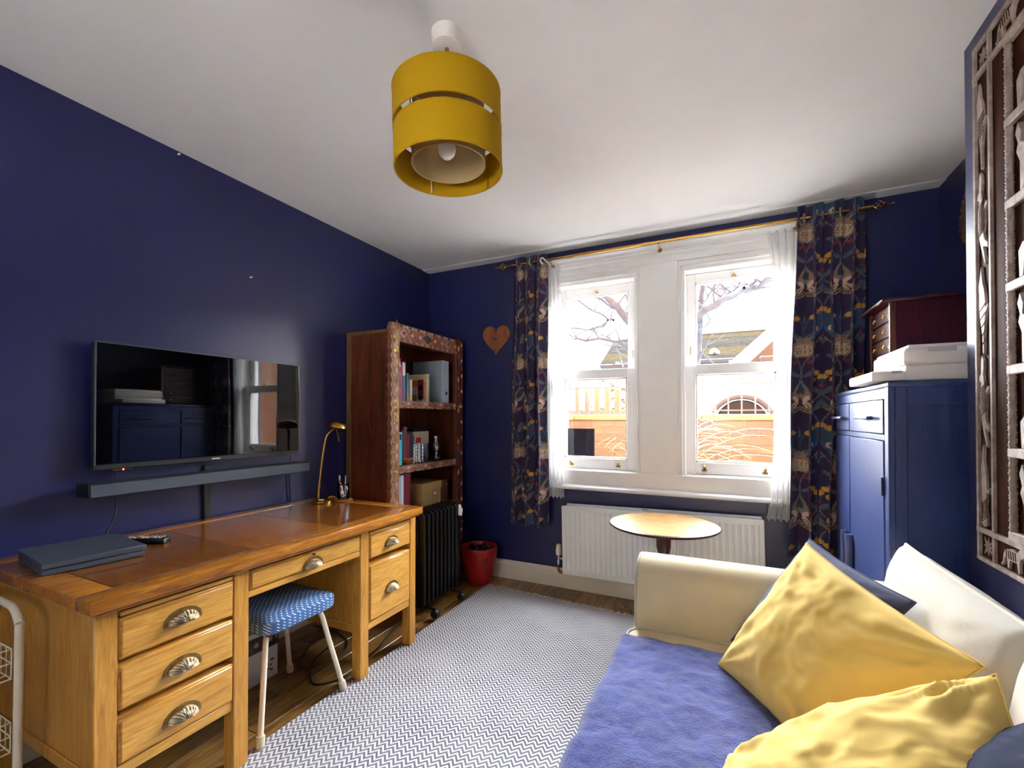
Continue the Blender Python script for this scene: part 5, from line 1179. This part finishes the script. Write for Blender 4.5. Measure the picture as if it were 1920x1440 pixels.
obj('piping', MB().tube([(x_, y_, 0.436) for (x_, y_) in ((0.50, 1.792), (0.0, 1.793), (SX0 + 0.05, 1.790), (SX0 + 0.012, 1.775), (SX0 - 0.006, 1.74), (SX0 - 0.009, 1.0), (SX0 - 0.006, 0.34))], 0.0045, 8), M_LINENW, sc_, True)
obj('back_frame', MB().box(0.52, SX1, 0.10, 1.98, 0.10, 0.70, 0.05, 4), M_LINEN, so, True)

def pillow(TL, TR, BR, BL, th, pinch=0.05, n=64, wr=0.010, seed=0.0, power=0.5, sag=0.0, wfreq=9.0):
    TL, TR, BR, BL = map(Vector, (TL, TR, BR, BL))
    nrm = ((TR - BL).cross(TL - BR)).normalized()
    m = MB(); size = ((TR - TL).length + (BL - TL).length) / 2
    def base(u, v):
        uu, vv = u * 2 - 1, v * 2 - 1
        pu = 1 - pinch * (1 - vv * vv); pv = 1 - pinch * (1 - uu * uu)
        a = (uu * pu + 1) / 2; b_ = (vv * pv + 1) / 2
        return (TL * (1 - a) + TR * a) * (1 - b_) + (BL * (1 - a) + BR * a) * b_
    def side(s):
        vs = []
        for j in range(n + 1):
            for i in range(n + 1):
                u, v = i / n, j / n; uu, vv = u * 2 - 1, v * 2 - 1
                p = base(u, v)
                e = max(0, (1 - uu * uu) * (1 - vv * vv))
                h = th * e ** power
                edge = min(1, e * 6)
                q3 = Vector((p.x, p.y, p.z)) * wfreq + Vector((seed, seed, 0))
                w_ = wr * (0.8 * mnoise.noise(q3) + 0.9 * (0.45 - abs(mnoise.noise(q3 * 1.7 + Vector((0, seed, 3))))) + 0.45 * (0.4 - abs(mnoise.noise(q3 * 3.9 + Vector((seed, 0, 7))))))
                # creases radiating from the corners
                ca = math.atan2(vv + (1.05 if vv < 0 else -1.05), uu + (1.05 if uu < 0 else -1.05)); rr_ = math.hypot(abs(uu) - 1, abs(vv) - 1)
                w_ += wr * 0.7 * math.sin(ca * 17 + seed) * math.exp(-rr_ * 2.0) * min(1, rr_ * 4)
                vs.append(p + nrm * (s * (h + w_ * edge)) + Vector((0, 0, -sag * e)))
        return vs
    A_, B_ = side(1), side(-1); N = n + 1
    f1 = [(j * N + i, j * N + i + 1, (j + 1) * N + i + 1, (j + 1) * N + i) for j in range(n) for i in range(n)]
    m.add(A_, f1); m.add(B_, [tuple(reversed(f)) for f in f1])
    rim = [i for i in range(N)] + [j * N + n for j in range(1, N)] + [n * N + i for i in range(n - 1, -1, -1)] + [j * N for j in range(n - 1, 0, -1)]
    # the two sheets coincide at the seam: weld them
    bm = bmesh.new(); vv_ = [bm.verts.new(p) for p in m.v]
    for f in m.f: bm.faces.new([vv_[i] for i in f])
    bmesh.ops.remove_doubles(bm, verts=bm.verts, dist=1e-5)
    bm.verts.index_update(); r = MB(); r.add([v.co[:] for v in bm.verts], [[v.index for v in f.verts] for f in bm.faces]); bm.free()
    r.seam = [A_[i] for i in rim]
    return r
# big back cushions (loose upholstery of the sofa)
def backcush(TL, TR, BR, BL, th, seed):
    m = pillow(TL, TR, BR, BL, th, 0.02, 36, 0.006, seed, 0.32, 0.0, 6.0)
    seam = m.seam
    o = obj('back_cushion', m, M_LINENW, so, True)
    obj('piping', MB().tube(seam + [seam[0]], 0.0045, 8), M_LINENW, o, True)
backcush((0.505, 1.800, 0.855), (0.515, 1.150, 0.855), (0.455, 1.150, 0.45), (0.455, 1.80, 0.45), 0.084, 1.0)
backcush((0.505, 1.135, 0.855), (0.515, 0.33, 0.855), (0.455, 0.33, 0.45), (0.455, 1.135, 0.45), 0.080, 4.0)

def cushion(label, TL, TR, BR, BL, th, mat, seed, **kw):
    cc_ = (Vector(TL) + Vector(TR) + Vector(BR) + Vector(BL)) / 4
    TL, TR, BR, BL = [cc_ + (Vector(q) - cc_) * 1.045 for q in (TL, TR, BR, BL)]
    m = pillow(TL, TR, BR, BL, th, seed=seed, **kw)
    xs, ys, zs_ = zip(*[tuple(p) for p in m.v])
    t = thing('scatter_cushion', ((min(xs) + max(xs)) / 2, (min(ys) + max(ys)) / 2, min(zs_)), label, 'cushion', 'scatter cushions on the sofa')
    c = obj('cover', m, mat, t, True)
    obj('seam', MB().tube(m.seam + [m.seam[0]], 0.0022, 6), mat, t, True)
    return t
cushion('slate grey cushion behind the big mustard cushion, by the sofa arm', (0.250, 1.800, 0.832), (0.406, 1.420, 0.794), (0.175, 1.40, 0.452), (0.020, 1.765, 0.470), 0.050, M_GREYC, 2.0, wr=0.006)
cushion('large mustard yellow cushion standing on its corner in front of the grey one', (0.216, 1.600, 0.862), (0.425, 1.150, 0.780), (0.215, 1.165, 0.475), (-0.017, 1.545, 0.485), 0.080, M_YEL, 5.0, wr=0.011, pinch=0.06, wfreq=6.5)
cushion('crumpled mustard yellow cushion lying nearest the viewer on the blue throw', (0.005, 1.100, 0.495), (0.404, 1.045, 0.803), (0.36, 0.70, 0.64), (-0.06, 0.72, 0.495), 0.095, M_YEL, 9.0, wr=0.020, pinch=0.03, wfreq=5.5)
cushion('navy velvet cushion at the near end of the sofa', (0.205, 0.930, 0.640), (0.470, 0.985, 0.800), (0.50, 0.58, 0.72), (0.20, 0.54, 0.56), 0.075, M_NAVYV, 12.0, wr=0.006)

# blue fleece throw over the seat
def throwmat():
    t = NT('blue_fleece'); v = t.coord(); n1 = t.noise(v, 30, 5, 0.65, 0.5); n2 = t.noise(v, 240, 3, 0.7)
    col = t.ramp(n1, [(0.3, lin((30, 42, 110))), (0.55, lin((44, 60, 138))), (0.75, lin((66, 84, 162)))])
    h = t.math('ADD', n1, t.math('MULTIPLY', n2, 0.6))
    return t.pbsdf(col, 0.95, 0, t.bump(h, 0.7, 0.008), **{'Sheen Weight': 0.5, 'Specular IOR Level': 0.1})
def throwP(u, v):
    # u: across from the sofa back to the hanging front, v: along the seat
    y = 1.618 - v * 1.29 + 0.012 * math.sin(u * 7 + 1) + (0.02 * math.sin(u * 3))
    L = u * 1.13 - 0.52          # signed run, 0 at the sofa centre
    x = 0.36 - u * 0.72; z = 0.462
    over = (u - 0.93) if u > 0.93 else 0
    if u > 0.90:
        q = (u - 0.90) / 0.10
        x = 0.36 - 0.90 * 0.768 - 0.030 * math.sin(min(q, 1) * PI / 2); z = 0.462 - 0.20 * q ** 1.6
    else: x = 0.36 - u * 0.768
    d_ = 0.007 * mnoise.noise(Vector((x * 12, y * 12, 0.5))) + 0.004 * mnoise.noise(Vector((x * 40, y * 40, 1.5)))
    bulge = 0.010 * max(0, 1 - ((x - 0.08) / 0.42) ** 2)
    return (x - (d_ if u > 0.9 else 0), y, z + d_ + bulge)
m = MB().grid(throwP, 90, 120)
th_ = obj('throw_blanket', m, throwmat(), None, True)
th_.modifiers.new('thickness', 'SOLIDIFY').thickness = 0.010
th_.modifiers['thickness'].offset = 1.0
tag(th_, 'fluffy royal blue throw spread over the sofa seat', 'blanket')

# ================================================================== OUTSIDE
M_PAVE = paint('paving', (186, 182, 176), 0.9, var=0.12, scale=3)
struct('ground_1', MB().box(-14, 14, YB + 0.46, 4.40, -0.12, -0.06), M_PAVE, 'paved strip outside below the windows', 'ground')
struct('ground_2', MB().box(-30, 30, 4.62, 40, 0.74, 0.84), paint('asphalt', (84, 82, 82), 0.95, var=0.1), 'road surface beyond the garden wall', 'ground')
struct('ground_4', MB().box(-30, XR + 0.2, -30, YREAR - 0.22, -0.12, -0.06), M_PAVE, 'paved yard behind the viewer', 'ground')
struct('ground_3', MB().box(XR + 0.22, 30, -30, YB + 0.24, -0.12, -0.06), M_PAVE, 'paved yard beside the house, past the added side opening', 'ground')
b = MB()
b.box(-8, OX0, YB + 0.25, YB + 0.45, -0.1, 7).box(OX1, 7, YB + 0.25, YB + 0.45, -0.1, 7).box(OX0, OX1, YB + 0.25, YB + 0.45, -0.1, OZ0).box(OX0, OX1, YB + 0.25, YB + 0.45, OZ1, 7)
struct('wall_outer', b, paint('facade_brick', (140, 92, 66), 0.9, var=0.2, scale=20), 'outer face of the house round the windows', 'wall')
struct('roof', MB().box(-8, 7, YREAR - 0.2, YB + 0.25, ZC + 0.1, ZC + 0.2), M_PAVE, 'flat covering over the room', 'roof')
# stone outer sill
struct('trim_3', MB().box(-1.24, 0.42, YB + 0.23, YB + 0.53, 0.80, 0.868, 0.006), M_PAVE, 'stone sill outside below the windows', 'trim')
sg = tag(obj('black_board', MB().box(-1.150, -0.930, YB + 0.145 + 0.10, YB + 0.175 + 0.10, 0.8685, 1.168, 0.003), paint('matt_black', (12, 10, 14), 0.95, var=0.05, **{'Specular IOR Level': 0.0})), 'black square board standing on the outer sill behind the glass', 'board')

gw = thing('garden_wall', (-0.5, 4.5, -0.06), 'low yellow and red brick garden wall outside the windows', 'wall')
obj('mortar_core', MB().box(-3.2, 2.2, 4.412, 4.60, -0.06, 1.232), paint('mortar', (112, 100, 78), 0.95, var=0.1, scale=30), gw, False)
def brickmat():
    t = NT('stock_brick'); v = t.coord(rnd=True); n = t.noise(v, 9, 5); oi = t.n('ShaderNodeObjectInfo').outputs['Random']
    c = t.ramp(oi, [(0.1, lin((94, 82, 60))), (0.4, lin((90, 72, 56))), (0.6, lin((102, 88, 64))), (0.8, lin((88, 66, 54))), (1.0, lin((76, 70, 64)))])
    c = t.mix(t.math('MULTIPLY', n, 0.5), c, lin((104, 90, 70)))
    return t.pbsdf(c, 0.95, 0, t.bump(t.noise(v, 60, 4), 0.5, 0.006))
bme = mesh_of('brick', MB().box(-0.104, 0.104, -0.01, 0.05, -0.031, 0.031, 0.004), brickmat())
for r_ in range(16):
    for k in range(16):
        inst('brick', bme, gw, (-2.45 + k * 0.225 + (r_ % 2) * 0.1125, 4.41, 1.232 - 0.0375 - r_ * 0.075), (0, 0, 0), (1, 1, 1))
for k in range(9): obj('coping_stone', MB().box(-3.2 + k * 0.6 + 0.003, -2.6 + k * 0.6 - 0.003, 4.375, 4.63, 1.232, 1.285, 0.006), paint('coping', (116, 104, 72), 0.9, var=0.1), gw)
M_RAIL = paint('railing_paint', (84, 80, 82), 0.5, var=0.1)
rl = thing('iron_railing', (-0.5, 4.50, 1.285), 'thin metal railing with ball tips on top of the garden wall', 'railing')
bar = mesh_of('bar', MB().cyl((0, 0, 0), (0, 0, 0.315), 0.0055, 8).lathe([(0, 0.308), (0.010, 0.316), (0.012, 0.324), (0.008, 0.332), (0, 0.336)], (0, 0, 0), 10), M_RAIL, 'auto')
for k in range(48): inst('bar', bar, rl, (-3.1 + k * 0.1075, 4.50, 1.285))
for z in (1.315, 1.555): obj('rail', MB().box(-3.2, 2.15, 4.494, 4.506, z, z + 0.012), M_RAIL, rl)
pf = thing('picket_fence', (-1.6, 5.2, 0.84), 'uneven grey wooden pickets standing behind the railing', 'fence')
random.seed(21)
for k in range(15):
    x_ = -2.35 + k * 0.118; h = random.choice((0.60, 0.62, 0.58, 0.66)) if not (6 <= k <= 10) else random.choice((0.78, 0.82, 0.74))
    obj('picket', MB().box(x_, x_ + 0.062, 5.18, 5.205, 0.84, 0.84 + h, 0.003), paint('weathered_wood_%d' % k, random.choice(((118, 108, 92), (104, 102, 100), (132, 116, 88))), 0.9, var=0.15), pf)
for z in (1.0, 1.28): obj('fence_rail', MB().box(-2.4, -0.55, 5.205, 5.23, z, z + 0.05), paint('fence_rail_wood', (130, 116, 100), 0.9), pf)

# pampas-like grass in the gap between the windows
def grass(cx, cy, zb, n, L, label, seed, spread, mat):
    random.seed(seed); m = MB()
    for k in range(n):
        a = random.uniform(0, 2 * PI); l = L * random.uniform(0.6, 1.1); s = spread * random.uniform(0.5, 1.2)
        dx, dy = math.cos(a) * s, math.sin(a) * s * 0.28; w_ = random.uniform(0.004, 0.008)
        up = random.uniform(0.35, 0.8)
        pts = [Vector((cx + dx * t_, cy + dy * t_, zb + l * up * (2.1 * t_ - 1.5 * t_ * t_))) for t_ in [q / 9 for q in range(10)]]
        side = Vector((-math.sin(a), math.cos(a), 0.2)).normalized()
        vs = []
        for q, p in enumerate(pts):
            ww = w_ * (1 - (q / 9.0) ** 2 * 0.9); vs += [p - side * ww, p + side * ww]
        m.add(vs, [(2 * q, 2 * q + 1, 2 * q + 3, 2 * q + 2) for q in range(9)])
    return tag(obj('ornamental_grass', m, mat, None, True), label, 'plant')
M_GRASS = paint('grass_blade', (84, 82, 42), 0.7, var=0.3, scale=8)
grass(-0.52, 4.06, 0.55, 90, 1.05, 'arching yellow-green ornamental grass between the windows outside', 3, 0.95, M_GRASS)
grass(-0.36, 4.08, 1.0, 60, 0.5, 'low tuft of pale grass hanging over the brick wall', 8, 0.42, M_GRASS)
random.seed(2)
hm = MB()
for k in range(420):
    c = Vector((random.gauss(-1.30, 0.16), random.gauss(5.9, 0.2), 0.85 + abs(random.gauss(0.42, 0.24))))
    q = Matrix.Translation(c) @ Matrix.Rotation(random.uniform(0, 6), 4, Vector((random.random(), random.random(), random.random())).normalized())
    hm.add([q @ Vector(p) for p in ((-0.035, 0, 0), (0, -0.016, 0), (0.035, 0, 0), (0, 0.016, 0.004))], [(0, 1, 2, 3)])
tag(obj('garden_shrub', hm, paint('shrub_leaf', (78, 76, 38), 0.7, var=0.3), None, False), 'leafy green shrub behind the pickets', 'shrub')

# bare winter tree: main limbs, then twigs grown from them
BRANCHES = [
    ([(-1.08, 9.0, 2.11), (-1.37, 9.0, 2.59), (-1.77, 9.0, 3.23), (-2.16, 9.0, 3.72), (-2.46, 9.0, 4.21), (-2.71, 9.0, 4.74)], 0.170, 0.090),
    ([(-1.79, 9.1, 3.25), (-2.07, 9.1, 3.52), (-2.52, 9.1, 3.79), (-3.08, 9.1, 3.84), (-3.46, 9.1, 3.97)], 0.050, 0.020),
    ([(-1.34, 8.8, 2.46), (-1.71, 8.8, 2.64), (-2.0, 8.8, 2.77), (-2.6, 8.8, 2.81), (-2.97, 8.8, 2.99), (-3.47, 8.8, 3.16)], 0.070, 0.035),
    ([(-2.09, 9.2, 3.27), (-2.43, 9.2, 3.48), (-3.11, 9.2, 3.93), (-3.5, 9.2, 4.23)], 0.045, 0.020),
    ([(-2.16, 9.0, 3.24), (-2.47, 9.0, 3.14), (-3.04, 9.0, 3.13), (-3.43, 9.0, 3.13)], 0.035, 0.018),
    ([(-1.92, 9.3, 2.29), (-2.12, 9.3, 2.74), (-2.23, 9.3, 2.97)], 0.030, 0.012),
    ([(-1.59, 9.4, 2.28), (-1.75, 9.4, 2.84), (-1.83, 9.4, 3.73), (-2.14, 9.4, 4.45)], 0.060, 0.030),
    ([(-1.02, 8.9, 2.1), (-0.9, 8.9, 2.55), (-0.5, 8.9, 3.06), (-0.1, 8.9, 3.3), (0.29, 8.9, 3.56), (0.54, 8.9, 3.6), (0.82, 8.9, 3.77), (1.14, 8.9, 4.08)], 0.160, 0.060),
    ([(-0.52, 9.2, 2.1), (-0.47, 9.2, 2.71), (-0.43, 9.2, 3.22), (-0.39, 9.2, 3.72), (-0.32, 9.2, 4.12)], 0.100, 0.060),
    ([(-0.47, 9.3, 3.22), (-0.14, 9.3, 3.49), (0.1, 9.3, 3.61), (0.35, 9.3, 3.6), (0.61, 9.3, 4.01)], 0.040, 0.020),
    ([(0.29, 8.9, 3.56), (0.46, 8.9, 3.68), (0.54, 8.9, 3.9)], 0.050, 0.030),
    ([(-0.41, 9.1, 3.4), (-0.28, 9.1, 3.63), (-0.14, 9.1, 3.86), (-0.09, 9.1, 4.15)], 0.030, 0.012),
    ([(-0.46, 9.0, 2.88), (-0.23, 9.0, 3.16), (-0.1, 9.0, 3.44)], 0.020, 0.008),
    ([(-1.12, 9.0, 3.56), (-1.17, 9.0, 4.18), (-1.32, 9.0, 5.04)], 0.120, 0.080),
]
def tree(label):
    random.seed(12); m = MB()
    def twig(p, d, L, r, depth):
        pts = [p]; rs = [r]
        for k in range(5):
            d = (d + Vector((random.uniform(-0.3, 0.3), random.uniform(-0.3, 0.3), random.uniform(-0.18, 0.28)))).normalized()
            p = p + d * (L / 5); pts.append(p); rs.append(r * (1 - 0.16 * (k + 1)))
            if depth < 2 and random.random() < 0.55: twig(p, (d + Vector((random.uniform(-1, 1), random.uniform(-0.6, 0.6), random.uniform(-0.6, 0.8)))).normalized(), L * 0.55, rs[-1] * 0.6, depth + 1)
        m.tube(pts, rs, 5, False)
    m.tube([(-1.12, 9.0, 0.84), (-1.16, 9.0, 1.5), (-1.12, 9.0, 2.1), (-1.06, 9.0, 2.6), (-1.10, 9.0, 3.2), (-1.2, 9.0, 4.2)], [0.20, 0.17, 0.15, 0.13, 0.10, 0.07], 10, False)
    for pl, r0, r1 in BRANCHES:
        pts = bez(pl, 5); n = len(pts)
        pts = [p + Vector((0, 0.25 * math.sin(q * 0.35), 0.02 * math.sin(q * 1.7))) for q, p in enumerate(pts)]
        m.tube(pts, [0.55 * (r0 + (r1 - r0) * q / (n - 1)) for q in range(n)], 8, False)
        for q in range(2, n, 2):
            r = (r0 + (r1 - r0) * q / (n - 1)) * 0.28
            twig(pts[q], Vector((random.uniform(-1, 1), random.uniform(-0.4, 0.4), random.uniform(-0.3, 1.0))).normalized(), random.uniform(0.5, 1.1), max(0.012, min(0.022, r)), 0)
    return tag(obj('bare_tree', m, paint('pale_bark', (76, 82, 90), 0.9, var=0.2, scale=10, bump=0.4, bscale=30, **{'Specular IOR Level': 0.0}), None, True), label, 'tree')
tree('bare winter tree with pale spreading branches outside')

# parked white car
ca = thing('parked_car', (1.6, 7.4, 0.84), 'white car parked beyond the railing, seen through the window nearest the cupboard', 'car')
M_CAR = paint('white_car_paint', (190, 190, 190), 0.25, var=0.01, **{'Coat Weight': 0.6})
M_CARG = paint('car_glass', (40, 46, 52), 0.08, var=0.02)
GZ = 0.84
side = [(-0.75, 0.32), (-0.78, 0.62), (-0.62, 0.86), (-0.10, 1.02), (0.12, 1.10), (0.86, 1.78), (1.2, 1.92), (2.6, 1.95), (3.3, 1.80), (3.55, 1.1), (3.6, 0.35)]
arch = lambda cx: [(cx + 0.40 * math.cos(a), 0.30 + 0.40 * math.sin(a)) for a in [PI * q / 14 for q in range(15)]]
outline = side + [(3.3, 0.3)] + [(p[0], p[1]) for p in arch(2.75)] + [(1.2, 0.3)] + [(p[0], p[1]) for p in arch(0.37)]
cpoly = [(p[0] - 0.18, GZ + p[1]) for p in outline]
bm_ = MB().prism(cpoly, 'y', 6.95, 8.60)
body = obj('body', bm_, M_CAR, ca, False)
obj('side_window', MB().prism([(0.29, GZ + 1.18), (0.72, GZ + 1.60), (1.0, GZ + 1.74), (1.65, GZ + 1.76), (1.65, GZ + 1.18)], 'y', 6.944, 6.952), M_CARG, ca, False)
obj('rear_side_window', MB().prism([(1.75, GZ + 1.18), (1.75, GZ + 1.76), (2.6, GZ + 1.74), (2.9, GZ + 1.18)], 'y', 6.944, 6.952), M_CARG, ca, False)
obj('windscreen', MB().add([(0.18, 7.03, GZ + 1.16), (0.84, 7.10, GZ + 1.765), (0.84, 8.45, GZ + 1.765), (0.18, 8.52, GZ + 1.16)], [(0, 1, 2, 3)]).xf(Matrix.Translation((-0.188, 0, 0.008))), M_CARG, ca, False)
for cx in (0.19, 2.57):
    w_ = obj('wheel', MB().lathe([(0.15, -0.1), (0.31, -0.1), (0.33, -0.07), (0.33, 0.07), (0.31, 0.1), (0.15, 0.1)], (cx, 7.06, GZ + 0.33), 40, Matrix.Rotation(PI / 2, 4, 'X')), paint('tyre', (30, 30, 33), 0.9), ca)
    obj('hub_cap', MB().lathe([(0.0, 0.085), (0.10, 0.09), (0.21, 0.07), (0.215, 0.04), (0.0, 0.04)], (cx, 7.06, GZ + 0.33), 32, Matrix.Rotation(PI / 2, 4, 'X')), paint('hub_grey', (150, 152, 158), 0.4), w_)
    obj('arch_trim', MB().tube([(cx + 0.405 * math.cos(a), 6.945, GZ + 0.30 + 0.405 * math.sin(a)) for a in [PI * q / 20 for q in range(21)]], 0.03, 8), paint('grey_trim', (72, 74, 80), 0.7), ca, True)
    obj('arch_liner', MB().lathe([(0.395, -0.3), (0.395, 0.0), (0.39, 0.0), (0.39, -0.3), (0.395, -0.3)], (cx, 6.97, GZ + 0.30), 40, Matrix.Rotation(PI / 2, 4, 'X')), paint('arch_black', (50, 50, 54), 0.9), ca)
obj('door_mirror', MB().box(0.40, 0.60, 6.78, 6.93, GZ + 1.10, GZ + 1.24, 0.03, 3), M_CARG, ca, True)
obj('headlamp', MB().box(-0.92, -0.66, 6.943, 7.1, GZ + 0.60, GZ + 0.76, 0.02, 2), paint('lamp_glass', (190, 194, 200), 0.1), ca)

# house with a tiled roof far behind
hs = thing('far_house', (-1.2, 15, 0.84), 'distant house with a brown tiled roof behind the tree', 'house')
obj('wall', MB().box(-3.4, 1.6, 14.2, 18, 0.84, 2.80), paint('render_white', (130, 130, 130), 0.9), hs, False)
obj('gutter', MB().box(-3.6, 1.8, 13.85, 14.0, 2.80, 2.93, 0.02), paint('gutter_grey', (44, 46, 54), 0.5), hs)
for k in range(13):
    y0 = 13.9 + k * 0.165; z0 = 2.93 + k * 0.085
    obj('tile_course', MB().add([(-3.6, y0, z0), (1.8, y0, z0), (1.8, y0 + 0.20, z0 + 0.105), (-3.6, y0 + 0.20, z0 + 0.105), (-3.6, y0, z0 - 0.03), (1.8, y0, z0 - 0.03)], [(0, 1, 2, 3), (4, 5, 1, 0)]), paint('tile_%d' % k, random.choice(((38, 36, 32), (34, 33, 31), (43, 38, 28), (38, 37, 35))), 0.9, var=0.3, scale=14, **{'Specular IOR Level': 0.0}), hs, False)
obj('ridge', MB().cyl((-3.6, 16.05, 4.04), (1.8, 16.05, 4.04), 0.06, 10), paint('ridge_grey', (130, 126, 120), 0.9), hs)
obj('roof_vent', MB().tube(bez([(-0.40, 14.35, 3.05), (-0.38, 14.3, 3.20), (-0.30, 14.25, 3.24), (-0.18, 14.2, 3.12)], 4), [0.05] * 12 + [0.02], 8), M_WHITE, hs)
